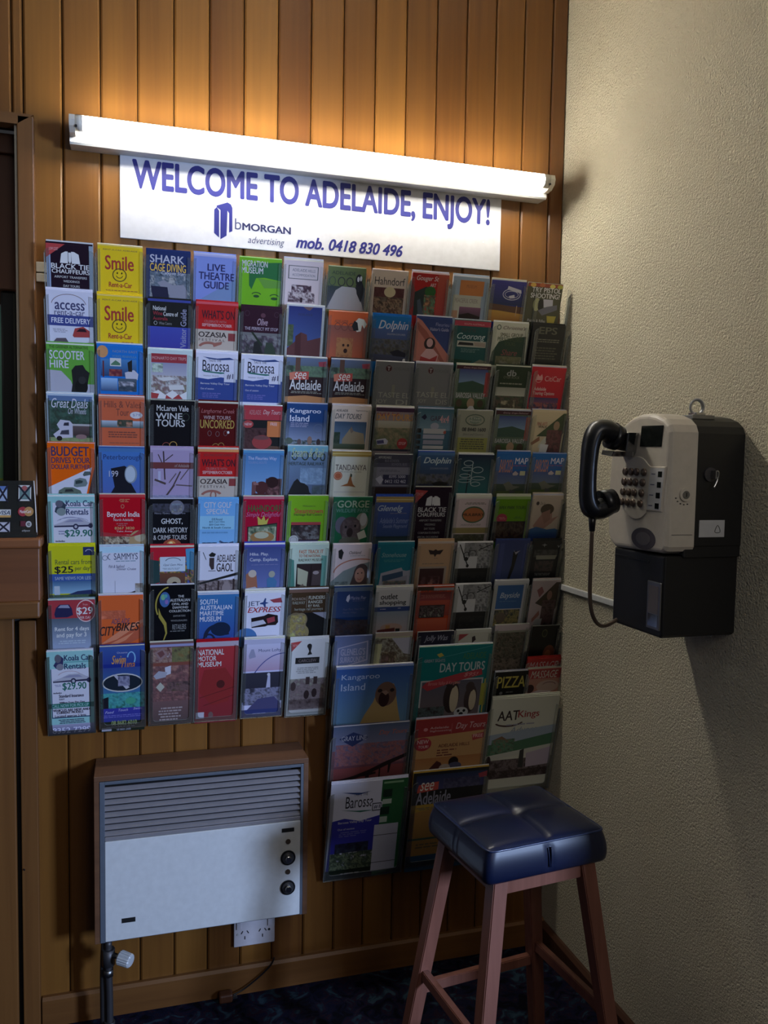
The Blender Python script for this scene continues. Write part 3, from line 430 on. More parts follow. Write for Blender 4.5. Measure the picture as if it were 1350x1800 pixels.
6,6|-773 -669 1303 126|lime green leaflet with an orange title over dark train picture|7a2;t 36 17 68 21 562 n Welcome to;t 16 24 88 35 b42 b Steamtown;t 16 35 86 41 552 b Heritage Rail Centre;r 10 53 84 59 a33;g 10 59 84 92 211 422;n 12 60 82 90 8 222 433 777 211;e 18 91 12 10 bbb;o 18 91 9 7 1 777;r 30 92 80 100 336
7,6|-657 -554 1301 127|dark green wildlife park leaflet with a koala's face|264;t 10 6 92 21 ab9 b GORGE;t 8 23 92 31 698 b WILDLIFE PARK;e 24 58 16 18 667;e 76 50 16 18 998;e 80 46 9 14 bbb;e 48 66 27 26 544;n 28 48 70 88 4 544 655 766;e 36 62 3 3 111;e 60 60 3 3 111;e 47 74 8 10 322;e 48 94 28 10 665;p ccb 66 76 84 68 92 84 72 90
8,6|-545 -444 1304 130|blue leaflet under a gold sheet with white slanting script|35a;g 0 12 100 100 35a 247;r 0 0 100 12 b94;r 0 5 100 7 dc8;t 6 18 74 34 bcd x Glenelg;x 36 34 92 38 779 1;t 14 44 92 56 89c i Adelaide's Summer;t 24 58 90 68 89c i Seaside Playground;g 0 84 100 100 233 356
9,6|-439 -338 1325 146|black leaflet with white jacket emblem and red corner, right of the gold topped blue one|212;p b33 0 2 34 4 2 28;t 5 8 22 13 d99 i LOW COST;p ddd 31 32 33 18 42 14 47 14 47 32;p ddd 53 32 53 14 60 14 69 18 72 32;p ddd 48 16 53 16 53 28 50 33 48 28;t 12 35 90 44 ccc b BLACK TIE;t 12 45 88 53 ccc b CHAUFFEURS;t 18 58 80 62 999 b AIRPORT TRANSFERS;t 34 66 64 70 999 b WEDDINGS;t 34 74 64 78 999 b DAY TOURS;t 18 82 78 86 999 b CORPORATE EVENTS;t 18 90 76 94 999 b SPECIAL OCCASIONS
10,6|-328 -220 1306 131|cream leaflet with an orange and green oval badge over vineyards|cbb;r 0 0 100 5 ddc;x 24 14 86 19 665 2;e 53 40 32 18 464;e 53 40 29 15 b62;t 22 37 84 43 221 b MULBRRY;t 22 60 78 64 777 n HAHNDORF;r 0 68 100 80 984;n 4 82 92 100 4 665 443 553
11,6|-209 -108 1304 129|lime green leaflet with a pink dot above a dark street picture|691;r 0 0 100 5 9b6;t 10 20 88 27 352 b APEX PARK TOURS;e 22 48 16 11 b24;x 12 45 34 51 d88 2;r 0 54 94 100 212;n 6 56 90 100 7 322 543 311 222;x 56 44 86 49 472 2
12,6|-101 -1 1308 133|white leaflet with a sleeping man's face above blue cloth|cba;e 18 17 5 4 433;t 26 14 42 20 654 i De La;p b87 12 66 28 48 46 32 68 30 72 50 92 44 72 60 50 72 24 76;e 52 30 22 12 543;p a76 34 38 62 30 66 52 48 62;g 0 74 100 100 26a 138;p 26a 0 74 24 68 60 74 88 72 100 78 100 80 0 80
1,7|-1330 -1225 1188 139|yellow topped car rental leaflet advertising twenty five dollars per day|cc2;r 74 2 98 17 236;a 86 12 8 6 200 350 1.5 ccd;t 14 24 92 33 563 n Rental cars from;t 12 36 52 50 222 b $25;t 56 36 92 46 563 n per day*;r 0 50 100 63 25a;t 12 55 92 61 abc b SAME VIEWS FOR LESS;g 0 63 100 86 369 8bd;r 10 72 22 90 bcd;p 236 40 88 60 82 90 80 100 84 100 92 40 92;n 0 88 100 100 5 464 565
2,7|-1217 -1117 1185 128|pale blue diner leaflet with slender letters and a dark shoreline|bde;r 6 12 96 100 dde;o 12 22 6 5 1 346;a 24 20 6 6 90 270 1.5 346;t 32 13 86 26 346 n SAMMYS;x 34 28 84 31 79a 1;t 20 36 56 42 336 i Fish & Seafood;t 38 42 82 47 336 i Dinner Cruise;p 322 12 100 18 97 70 92 84 88 90 96 92 100;n 80 74 98 98 4 987 bbb;l 34 68 34 96 .8 99a
3,7|-1103 -1000 1181 100|paint splashed red leaflet with a white card and dog's face|b23;n 20 26 100 100 7 a33 248 d92 264 732 35a;p 39c 80 4 100 2 100 60 84 56;p 244 0 30 20 34 22 90 0 96;r 22 24 80 62 cde;a 52 36 18 10 190 350 1.5 345;t 30 42 74 49 346 i Opal Gem Mine;x 26 53 74 58 89a 2;g 22 66 80 100 742 533;e 54 90 16 14 ba8;e 56 94 6 5 211
4,7|-991 -894 1182 123|white gaol leaflet with bold black title above cell windows|dde;p dde 0 0 100 0 100 60 0 78;t 46 18 92 33 322 b ADELAIDE;t 46 36 88 54 322 b GAOL;l 12 12 20 28 1.5 333;p 222 26 18 34 12 44 16 40 22 30 22;p 433 28 24 40 24 40 48 34 50 28 40;l 26 52 44 52 1.5 333;n 0 72 100 100 6 655 988 544 877;p 222 0 78 100 56 100 62 0 82;r 18 80 22 100 322;r 50 74 54 100 322;r 88 70 92 100 322;e 72 90 11 12 988
5,7|-880 -779 1184 127|blue leaflet with two cyclists in helmets below white words|34a;g 0 0 100 100 348 67b;r 0 0 100 4 44a;t 14 16 60 24 ccd b Hike. Play.;t 14 27 84 36 ccd b Camp. Explore.;x 14 41 84 43 88b 1;p a64 6 62 20 52 32 64 36 90 8 92;e 22 60 10 8 cba;p 37a 58 72 72 66 84 78 80 96 60 92;e 70 62 8 7 aa9;p bbc 0 92 30 88 50 100 0 100;n 40 90 98 100 5 335 aab
6,7|-767 -667 1184 125|pale leaflet with red fast track words above a railway museum doorway|bcb;p 487 0 30 12 34 18 100 0 100;p 6a9 82 24 96 26 96 100 84 100;t 24 12 86 20 c63 b FAST TRACK IT;t 24 22 80 28 b64 b TO THE NATIONAL;t 24 31 86 37 554 n RAILWAY MUSEUM;r 20 42 84 100 322;p bb9 22 50 50 60 48 92 24 86;p 765 22 96 38 86 50 100 22 100;r 56 42 58 100 211;p 544 62 58 84 56 84 90 60 90;e 70 62 8 4 a99
7,7|-657 -554 1182 122|white leaflet with an orange arc above a smiling woman's face|dcc;p 222 14 14 22 10 28 18 24 34 16 30;t 42 15 74 22 443 i Oakland;x 42 25 84 28 aaa 1;a 74 66 70 34 185 290 3 c75;p 899 0 84 30 60 70 46 98 40 100 100 0 100;e 78 68 20 24 544;p 544 50 92 60 60 96 60 96 100;e 74 70 13 17 c98;a 74 76 6 5 20 160 1.5 a44;e 69 66 2 1.5 211;e 79 65 2 1.5 211;n 10 84 44 100 4 566 899
8,7|-538 -439 1182 124|teal blue leaflet with white script over a row of holiday snapshots|278;t 12 20 80 30 9bb i Stonehouse;x 18 36 78 42 499 2;p aab 14 66 70 54 74 60 84 62 96 60 96 100 10 100;p 357 18 72 74 62 76 74 20 88;p 99a 18 86 88 72 90 100 20 100;n 22 84 86 100 5 987 566 a65
9,7|-429 -328 1187 133|tan leaflet with a dark winged badge above a brown interior|b97;r 0 0 100 5 cba;p 322 30 18 44 20 50 17 56 20 72 18 64 28 54 28 50 34 46 28 36 28;x 42 36 58 38 766 1;x 14 47 82 50 876 1;r 8 54 86 100 a98;r 12 58 80 100 422;n 18 74 70 96 5 422 644 a76
10,7|-319 -215 1182 123|black and white leaflet with sunglasses and a plaited cord, upper of two alike|ccc;n 20 0 60 32 6 777 999 555;n 60 0 100 60 5 333 aaa 666;a 44 26 12 9 150 400 2 333;o 28 30 9 9 2 333;l 6 4 36 56 3 222;e 28 38 6 5 222;l 60 18 98 4 2.5 222;r 0 60 100 100 1a1a1a;n 20 70 90 100 5 222 222 333;e 34 54 4 4 222
11,7|-207 -106 1188 121|slate blue leaflet with a slim dark bird rising on it|347;g 0 0 100 100 348 458;p 222 54 30 62 26 68 34 62 70 52 100 46 100 54 60;p bbc 54 24 60 30 74 26 62 36;r 14 8 26 96 459;r 84 10 92 96 459
12,7|-97 3 1184 119|charcoal leaflet with a ribbon banner and small cross star|2c2c2e;p 999 40 6 42 9 50 10 42 12 40 16 38 12 30 10 38 9;p bbb 84 10 90 14 96 10 90 18;n 8 22 90 40 4 333 555 444;p 998 16 36 88 36 84 46 18 46;n 16 50 80 76 6 333 544 333;t 20 80 74 87 999 b THE PARTNERSHIP;x 14 92 82 97 777 2
1,8|-1331 -1226 1062 137|grey and red rental leaflet with a dark car beside a red price circle|79a;r 0 0 100 34 b23;g 0 34 100 100 567 abd;p 225 12 26 16 14 24 8 44 8 50 16 52 28 40 32 14 32;p 99b 20 14 26 9 42 9 46 15;e 80 21 21 21 ecc;e 80 21 19.5 19 b23;t 74 7 84 11 eaa n From;t 60 14 95 29 eee b $29;t 66 31 92 36 ecc b PER DAY;t 12 50 86 60 eee b Rent for 4 days;t 15 61 80 72 eee b and pay for 3;x 16 76 82 84 bcd 2
2,8|-1220 -1119 1069 137|orange city bikes leaflet with black slanting title|d63;p c52 0 100 30 80 100 60 100 80 50 100;p e85 0 94 60 60 100 46 100 52 40 84;n 6 28 60 44 4 d63 c52 e74;t 28 44 70 54 447 i ADELAIDE;t 2 58 40 76 322 x CITY;t 38 52 92 68 322 x BIKES;p e85 10 98 80 70 60 86 20 100
3,8|-1103 -998 1090 155|black opal collection leaflet with a gold curve and opal ball|101014;a 44 34 34 32 150 262 3.5 a92;p a92 18 38 24 50 36 64 38 82 28 100 26 100 34 82 30 68 18 54;e 32 24 12 13 36a;e 28 20 5 5 7b8;e 36 28 4 4 86b;e 34 18 4 3 4aa;t 62 17 76 21 ccc b THE;t 44 23 90 28 ccc b AUSTRALIAN;t 48 30 86 34 ccc b OPAL AND;t 50 36 86 40 ccc b DIAMOND;t 42 42 92 46 ccc b COLLECTION;t 52 51 80 54 888 b EXPORTERS;t 46 59 84 62 888 b WHOLESALERS;t 50 67 82 76 888 b RETAILERS;x 42 78 90 81 777 1;t 30 96 68 100 bbb b A GUIDE
4,8|-992 -893 1068 136|blue maritime museum leaflet with white stacked title and a dark octopus|17b;r 0 0 100 3 ccd;g 0 3 100 100 17b 14a;t 6 12 48 22 dde b SOUTH;t 6 24 84 33 dde b AUSTRALIAN;t 6 35 64 44 dde b MARITIME;t 6 46 58 56 dde b MUSEUM;a 48 88 32 26 180 350 9 124;e 58 72 24 14 024;a 30 100 18 20 190 330 5 124
5,8|-878 -778 1069 135|white jet express leaflet with a small aeroplane and red coach|dde;r 0 0 100 4 eee;t 8 20 38 32 346 n JET;p 248 38 24 46 22 50 14 53 15 52 22 60 24 52 26 53 34 50 34 46 27 38 26;p a34 62 18 90 14 94 24 72 24;t 8 32 92 43 b23 x EXPRESS;p 211 18 54 50 50 60 46 84 50 86 64 80 70 60 70 54 72 20 74;p a34 56 56 76 52 78 62 60 66;p ccd 18 62 48 58 56 66 20 72;e 6 94 28 20 37b
6,8|-768 -667 1070 140|brown rail journeys leaflet with a golden steam cloud and black loco|432;r 0 0 100 6 754;t 8 16 42 21 a98 n PICHI RICHI;t 10 23 42 29 998 b RAILWAY;t 50 13 92 20 bba b FLINDERS;t 50 22 86 28 bba b RANGES;t 50 30 80 35 bba b BY RAIL;r 45 13 46 36 a98;t 16 36 88 43 aa9 n heritage rail journeys;r 0 46 100 100 111;p 99a 62 46 98 46 98 60;e 20 72 28 27 764;e 38 86 18 16 985;e 34 60 16 14 875;n 2 50 46 98 5 764 a94 876 bb6
7,8|-652 -550 1072 141|navy marina leaflet with night skyline and small white flame mark|136;r 0 0 100 8 567;g 0 8 100 60 136 247;p bbc 34 18 40 14 42 22 38 30 32 26;t 44 18 84 25 99b n Marina Pier;x 46 27 84 29 668 1;t 26 42 82 47 668 i Your Port, Your Way;t 26 49 62 53 668 i Marina Village;p 223 0 60 30 64 100 76 100 100 0 100;n 2 66 94 100 5 223 433 334 544
8,8|-541 -440 1069 133|white outlet shopping leaflet with blue strip over a dusk sky|ccc;r 0 0 100 6 ddd;t 14 14 60 26 222 b outlet;t 12 28 84 40 222 b shopping;r 0 42 96 52 248;x 12 46 40 49 bbd 1;x 60 45 84 48 bbd 1;g 0 52 94 100 89a baa;e 50 88 30 10 b98;r 34 82 46 92 b84;p 622 12 92 60 88 60 96 12 98;r 62 90 74 98 222
9,8|-428 -325 1067 133|burnt orange leaflet with a dark picture strip, leaning in its pocket|b42;r 0 0 44 8 432;r 44 3 100 9 999;t 10 8 80 12 433 b TOUR OPERATORS;g 6 12 96 30 722 933;x 10 18 80 26 a65 3;g 6 30 94 64 b42 932;r 10 40 80 68 322;n 12 42 78 66 6 322 655 211 998;g 4 70 90 100 c52 b42
10,8|-322 -216 1070 135|black and white leaflet with sunglasses and a plaited cord, lower of two alike|ccc;n 20 0 60 32 6 777 999 555;n 60 0 100 60 5 333 aaa 666;a 44 26 12 9 150 400 2 333;o 28 30 9 9 2 333;l 6 4 36 56 3 222;e 28 38 6 5 222;l 60 18 98 4 2.5 222;r 0 60 100 100 1a1a1a;n 20 70 90 100 5 222 222 333;e 34 54 4 4 222
11,8|-211 -103 1077 135|white bordered leaflet with bright blue square and white brush script|ccc;r 0 0 100 6 ddd;r 10 10 86 62 26a;t 20 26 78 42 bcd x Bayside;x 20 45 70 47 69b 1;n 10 64 84 100 6 876 344 a95 454;e 30 82 14 12 765
12,8|-94 5 1074 140|cream leaflet with a diagonal brown band and a violinist, in the eighth row|cbb;p 543 18 48 84 4 100 4 100 54 60 100 54 58;e 66 32 9 10 a76;n 44 42 92 100 7 533 755 433;p b76 14 82 36 64 40 74 16 90;p bbb 26 84 52 82 50 100 22 100;p a66 18 20 34 12 44 24 30 36
1,9|-1335 -1232 941 220|pale green koala car rental leaflet at the bottom of the leftmost column|9cc;r 9 20 92 79 dde;p 336 14 16 28 4 36 8 34 20 20 20;e 24 8 7 5 667;e 28 18 8 4 889;t 37 4 96 11 236 b Koala Car;r 37 12 97 13 5aa;t 37 14 84 21 236 b Rentals;a 48 30 26 7 200 340 1 b88;p bbc 12 34 30 31 46 27 72 26.5 84 30 94 31 94 36 12 36.5;p 335 12 35 94 33.5 94 36 12 36.5;p 99b 32 31 48 28 68 28 76 31;e 56 35.5 6 3.6 335;e 56 35.5 3 1.8 bbc;e 90 35 5 3 335;x 12 39 32 42 99b 2;t 32 37 84 47 176 b $29.90;t 12 48 30 50 335 b includes;t 24 51 78 55 335 b Standard Insurance;t 24 56 36 58 335 b GST;t 24 60 80 63 335 b 300km Free Per Day;r 0 62 100 68 176;t 8 63 88 67 9cc b CALL NOW FOR PICK-UP;t 10 69 90 72 335 b VEHICLES ARE NEW AND;t 18 72 76 75 335 b CURRENT MODELS;t 14 76 82 80 335 n Located approx 5 kms;r 8 20 9 79 236;r 91 20 92 79 236;r 8 79 92 80 236;x 20 82 80 90 446 4;g 0 88 100 100 aac 448;t 7 92 92 99 ddf b 8352 7299
2,9|-1220 -1114 947 231|deep blue leaflet about swimming with tuna, large oval ring and phone number|238;g 0 0 100 20 25a 139;t 38 6 62 8 bbd n Oceanic;t 26 10 58 20 d93 x Swim;t 46 16 78 26 c73 x Tuna;a 70 14 10 8 190 400 3 7be;g 0 24 100 60 249 27a;e 50 42 46 11 ccc;e 50 42 43 9.5 123;p bbc 28 32 36 32 66 48 58 50;n 40 34 66 46 4 557 99b 335;g 0 56 100 72 288 299;n 0 54 100 72 7 278 3aa 165;p 112 4 60 18 58 18 76 6 76;e 68 64 12 4 3a8;g 0 72 100 88 22a 239;t 10 75 30 78 bbe i Feed;t 40 73 62 76 bbe i Touch;t 74 72 94 75 bbe i Swim;x 6 80 94 84 66c 2;r 0 88 100 100 121;t 24 87 82 93 9a6 b 08 8682 6010;x 10 94 80 95.5 889 1;t 36 96 68 99 99a b 08 8683 2688;r 2 95 24 99 aab
3,9|-1105 -1000 947 223|brown Aboriginal style leaflet with diamond pattern and desert road|755;r 0 0 100 3 99c;n 3 4 50 26 4 633 a87 744 baa;p 977 10 10 28 4 40 12 24 20;p 744 16 10 28 7 34 12 24 16;n 50 4 98 22 6 543 774 863;n 3 24 98 78 6 a76 855 644 966;r 3 22 98 26 843;p ccd 34 28 48 26 48 36 36 38;p aab 8 38 20 32 40 34 36 40 14 42;p bba 14 52 24 46 34 52 24 58;n 40 46 98 58 3 433 755 543;g 3 70 98 98 755 544;x 20 78 78 96 a99 5
4,9|-995 -893 948 228|deep red motor museum leaflet with white stacked title and car outline|a12;r 0 0 100 6 bab;g 0 6 100 100 b12 812;t 4 9 66 16 ddd b NATIONAL;t 4 17 48 23 ddd b MOTOR;t 4 24 60 30 ddd b MUSEUM;p 911 20 34 70 32 94 50 80 74 40 78 8 60;e 60 52 10 5 511;l 10 68 96 56 1.5 611;l 20 78 96 66 1.5 611;r 2 86 22 94 bbc;e 38 90 6 4 755;x 20 97 60 98 944 1
5,9|-879 -778 948 221|white and lilac leaflet with a tall white tower under a blue arc|cce;r 0 0 100 6 bbd;g 0 6 100 40 cce b9b;p 99b 12 20 18 12 24 12 30 22 14 24;t 36 12 92 17 347 n Mount Lofty;a 100 96 100 78 190 272 2.2 349;g 0 42 100 80 334 223;p bbd 58 66 62 46 68 46 70 66;e 64 45 4 2 ccd;n 4 62 96 84 6 334 88a 445;p 447 10 92 40 76 80 74 98 84 98 94;g 0 90 100 100 237 237;x 26 95 70 97 99c 1
6,9|-764 -664 943 216|white leaflet with a small drover figure and black plaque over a stone arcade|ccc;p b33 2 4 30 2 4 16;t 6 6 20 9 d99 i NEW;p 222 44 8 52 6 56 10 54 16 58 20 46 21 50 16;e 50 9 6 3 222;r 16 24 78 32 222;t 24 26 70 30 877 n CARCLEW;x 18 37 78 46 999 4;n 4 52 100 96 5 998 766 877 655;r 46 50 56 60 433;r 66 50 76 60 433;e 14 62 7 6 433;e 50 74 7 6 322;e 70 72 7 6 322;n 4 80 100 92 7 433 655 766;r 4 94 100 100 bbb
7,9|-649 -550 945 102|lavender leaflet with a boxed white outline title, tucked behind the seal magazine|78b;g 0 0 100 100 67a 89c;p bbd 10 32 90 14 92 70 10 92;p 78b 13 34 87 18 89 67 13 88;t 18 34 84 54 bbd b GLENELG'S;t 18 58 84 74 bbd b SURROUNDS
8,9|-542 -438 949 110|leaflet with a diagonal crowd picture and pale corner, right of the lavender one|bb9;r 0 0 100 10 ba9;n 0 14 100 100 4 543 aa9 654 887;p bbc 44 14 98 14 98 60 80 56;n 20 50 60 94 5 a97 543 866;p 336 10 80 36 78 40 100 10 100;p cc9 2 28 20 28 14 100 0 100
9,9|-424 -323 946 50|dark leaflet with white handwritten script, behind the teal day tours magazine|223;t 18 20 84 62 99a x Jolly Was;r 40 84 60 92 99a
10,9|-319 -212 947 50|white leaflet with a small drover and red corner, behind the teal magazine|bba;r 0 0 100 18 ccb;p a33 8 24 36 24 8 66;p 322 46 44 54 36 58 60 48 80
11,9|-206 -100 956 148|grey leaflet stack with a dim woodland photograph|998;r 0 0 100 12 cbb;n 6 16 92 98 4 443 554 765 332 665;n 10 70 88 100 7 332 876 443
12,9|-92 10 948 103|black leaflet with a small gold ring and orange glow|1c1a1a;e 48 22 10 12 553;e 48 22 8 9 221;e 74 84 22 26 842;e 70 88 12 16 b63
11,10|-199 -100 825 98|black pizza leaflet with yellow capital letters|141414;t 8 14 94 50 cb3 b PIZZA;e 24 66 5 5 777;x 34 62 60 70 666 1;x 12 86 80 92 665 1
12,10|-96 11 857 41|red massage leaflet, the rear one showing only its heading|b33;t 6 24 92 80 dbb i MASSAGE
12,11|-93 14 828 95|red massage leaflet in front, with hands on a back below its heading|b87;r 0 0 100 32 b33;t 10 6 92 30 ddc i MASSAGE;e 66 58 34 20 ca9;e 14 64 12 14 422;a 70 54 20 10 190 360 2 744;p dcc 0 84 40 70 80 74 60 100 0 100;g 0 90 100 100 b63 a52
7,20|-647 -440 867 178|large blue magazine titled Kangaroo Island with a barking seal|25a;g 0 0 100 100 15a 69b;r 0 0 100 2 9ac;t 7 11 56 22 bce n Kangaroo;t 7 26 38 37 bce n Island;x 7 42 36 44 57a 1;p b95 32 100 40 78 50 58 56 36 66 28 76 30 80 50 84 72 90 100;e 66 46 14 20 754;e 64 54 7 13 311;p 976 60 42 66 40 70 44 66 48;e 58 40 3 3 211;e 74 40 3 3 211;r 93 30 94 96 58a
7,21|-653 -449 714 176|large magazine with a jetty silhouette under a pink sunset|557;g 0 0 100 40 568 88a;g 0 40 100 70 a56 745;g 0 70 100 100 944 633;n 4 30 100 66 6 668 a66 657;p 236 8 20 26 10 46 20 26 34;t 11 16 44 24 aab b GRAY LINE;t 60 10 98 20 b65 x Day Tours;p 211 0 100 20 88 50 76 72 64 100 52 100 58 80 68 78 84 76 84 76 70 52 82 50 96 47 96 46 84 20 94 10 100;p 211 0 92 30 84 60 80 60 84 30 88 10 98;r 64 72 66 92 211
7,22|-657 -449 565 296|large magazine split into white, blue and green panels beneath the jetty one|dde;g 66 0 100 100 263 274;t 20 14 56 26 223 n Barossa;t 30 11 48 14 556 n TASTE THE;p 248 14 9 40 11 52 10 36 13;p 276 14 27 34 29 60 30 40 31;r 54 22 68 32 dde;r 55 23 67 31 445;r 56 24 66 30 dde;t 57 25 65 29 446 b #1;p 22a 4 38 20 36 40 40 66 36 66 100 0 100;t 12 39 56 42 ccd b Barossa Valley Day Tour;t 12 46 34 48 bbd b Out of session;x 12 50 50 56 66b 3;n 10 62 54 80 5 112 224 345;n 4 72 64 90 6 ccd 454 343 786 232;r 0 90 66 100 121;x 16 94 50 97 99a 1;r 60 46 92 96 ccd;r 60 57 92 57.6 222;r 60 86 92 86.6 222;r 68 10 80 18 132;r 68 20 80 25 bcb;r 66 28 78 36 132;r 66 38 76 44 bcb;r 68 2 94 4 8b8;r 62 96 92 100 4a5
9,20|-425 -216 909 222|large teal day tours magazine with penguins and a red brush stroke|177;l 0 20 100 2 .6 4aa;p cb3 24 10 30 8 34 12 28 14;t 8 16 36 20 aab b GREAT SIGHTS;t 60 10 92 18 484 n ADELAIDE;t 30 22 92 34 bcc b DAY TOURS;r 6 44 92 96 bbb;g 8 46 90 96 556 766;e 50 68 11 22 322;e 54 71 6 18 cb9;e 48 49 7 8 322;p a74 53 47 58 49 53 51;e 77 72 9 19 433;e 80 74 5 14 cb9;e 75 56 6 7 433;e 66 90 10 7 ccc;e 62 88 2 2 222;e 70 88 2 2 222;e 66 92 3 2 222;n 6 80 42 96 5 322 566 433;p b23 8 52 14 46 60 36 88 32 90 40 50 48 16 58;t 16 46 60 52 d88 i Barossa Valley & Kangaroo;t 64 36 84 42 d88 x $95!;r 94 46 96 92 cb3;r 90 52 98 82 aa2
9,21|-430 -226 716 169|large red and orange day tours magazine with a free burst|c74;p a22 0 0 100 -2 100 26 0 32;t 20 14 46 18 dbb n Adelaide;t 20 20 50 24 dbb n Sightseeing;e 14 18 3 3 d88;r 50 10 50.6 28 c66;t 56 10 98 24 dbb i Day Tours;p c95 0 32 100 26 100 100 0 100;g 0 70 100 100 b73 c95;e 12 44 12 12 b23;t 4 36 20 43 dbb b NEW;t 6 46 20 51 dbb b TOUR!;p b33 80 34 98 30 98 40 82 44;t 82 33 96 39 ebb b FREE;t 34 46 78 52 732 b ADELAIDE HILLS;x 32 56 60 70 843 3;p 522 24 90 34 76 40 80 44 92 30 96;e 58 80 7 9 211;e 60 88 10 7 557;e 46 90 8 7 ba9;x 50 94 90 97 a53 1
9,22|-434 -218 573 312|large see Adelaide magazine half hidden behind the blue stool seat|b94;r 0 0 100 32 222;g 4 3 98 18 235 447;n 40 8 90 18 3 335 557;p a34 86 6 98 4 98 10 88 10;p c43 8 12 34 10 34 18 6 20;t 10 10 28 18 eed i see;t 6 19 52 32 99a b Adelaide;x 6 35 60 38 776 2;p b83 0 40 40 36 100 40 100 84 0 84;r 0 66 100 68 465;x 10 72 50 78 764 2;r 0 84 100 100 257
11,20|-212 9 756 251|large white magazine with red and black title over countryside pictures|ccb;t 10 15 42 27 322 b AAT;t 40 16 72 27 a33 b Kings;a 28 28 22 7 20 160 2.5 422;x 20 32 70 35 99a 1;t 30 36 90 43 89a i Adventure;p 9ab 0 44 100 36 100 50 0 56;p 475 0 56 40 54 100 46 100 62 50 70 0 70;p 864 8 50 20 46 34 54 36 64 20 62;e 22 64 16 7 586;n 6 50 40 68 4 865 586 443;p ccb 0 70 100 60 100 66 0 76;n 0 76 100 92 6 433 766 322;p bab 60 70 98 64 98 86 62 88;p 333 50 66 56 64 58 88 50 88;e 4 78 4 8 322;n 0 90 100 100 5 544 322 655
"""
SIGN = "t 3 19 97 52 228 b WELCOME TO ADELAIDE, ENJOY!"
PLAQUE = "r 6 8 30 36 9ac;r 6 8 30 15 57b;l 4 6 32 38 5 223;l 32 6 4 38 5 223;r 60 6 94 36 ccc;r 63 9 91 33 688;e 76 12 8 5 a55;l 60 7 94 36 5 223;l 94 6 60 36 5 223;r 4 52 40 66 ccc;t 8 54 38 62 235 x VISA;r 4 63 40 67 c94;e 72 56 13 9 a23;e 88 56 13 9 b84;t 64 53 94 59 edd b MasterCard;r 4 76 38 94 bbc;l 6 76 36 94 5 223;l 36 76 6 94 5 223;r 66 74 80 84 623;e 88 80 8 6 bbb;t 84 77 92 83 333 b e;t 70 90 92 95 bbb i eftpos"
NOTICE = "g 0 0 100 100 8cb 6a6;r 0 76 100 100 9b2"
for ln in COVERS.strip().split('\n'): collect(ln.split('|')[3])
for q in (SIGN, PLAQUE, NOTICE): collect(q)
for st, s_ in (('n', 'b'), ('h', 'MORGAN'), ('i', 'advertising'), ('k', 'mob. 0418 830 496'), ('h', 'WELCOME TO ADELAIDE, ENJOY!'), ('b', '1'), ('b', '2'), ('b', '3'), ('b', 'OFF')): want(st, s_)
bake_texts()

# ------------------------------------------------------------------ the room shell
X0, P = -1.2944, .08329            # first board joint and board width of the panelling
floor = struct(box('floor', (-2.4, -3.4, -.1), (.1, .1, 0), M['carpet']))
ceil = struct(box('ceiling', (-2.4, -3.4, 2.75), (.1, .1, 2.85), M['ceil']))
wall = struct(box('wall_back', (-1.386, .0125, 0), (.0, .10, 2.75), M['backer']))
wall_l = struct(box('wall_left', (-2.4, .0125, 2.1655), (-1.3865, .10, 2.75), M['backer']))
def board_mesh(w, h, d=.012, c=.004):
    # tongue and groove board, bevelled long edges, front at y = 0 (local), x 0..w
    g = .0012
    pr = [(g, d), (g, c*.9), (g+c, 0), (w-g-c, 0), (w-g, c*.9), (w-g, d)]
    vs = [(x, y, 0) for x, y in pr]+[(x, y, h) for x, y in pr]; n = 6
    fs = [tuple(range(n)), tuple(range(2*n-1, n-1, -1))]+[(i, i+n, (i+1) % n+n, (i+1) % n) for i in range(n)]
    me = bpy.data.meshes.new('board'); me.from_pydata(vs, [], fs); me.materials.append(M['board'])
    bm = bmesh.new(); bm.from_mesh(me); bmesh.ops.recalc_face_normals(bm, faces=bm.faces); bm.to_mesh(me); bm.free(); return me
bfull = board_mesh(P, 2.75)
def board(me, x, z, wall=wall):
    o = bpy.data.objects.new('board', me); C.objects.link(o); o.parent = wall; o.location = (x, random.uniform(-.0004, .0004), z); return o
for k in range(-1, 15): board(bfull, X0+k*P, 0)
board(board_mesh(-.0-(X0+15*P), 2.75), X0+15*P, 0)
# above the reception hatch the boards carry on to the left
board(board_mesh(.024, .58), -1.402, 2.166, wall_l)
bshort = board_mesh(P, .58)
for k in range(1, 8): board(bshort, -1.402-k*P, 2.166, wall_l)

side = struct(box('wall_side', (0, -1.10, 0), (.12, .1, 2.75), M['stucco']))
bb = struct(prism('baseboard_back', [(-.0, .0), (-.016, .0), (-.016, .066), (-.010, .073), (0, .073)], 'x', -1.357, 0, M['trimh']))
bs = struct(prism('baseboard_side', [(0, 0), (-.016, 0), (-.016, .060), (-.008, .068), (0, .068)], 'y', -1.10, -.016, M['sidebase']))

# reception hatch: architrave, valance, dark post, counter
hat = struct(box('trim_1', (-1.390, -.022, 1.21), (-1.354, .012, 2.1615), M['trim'], bev=.003))
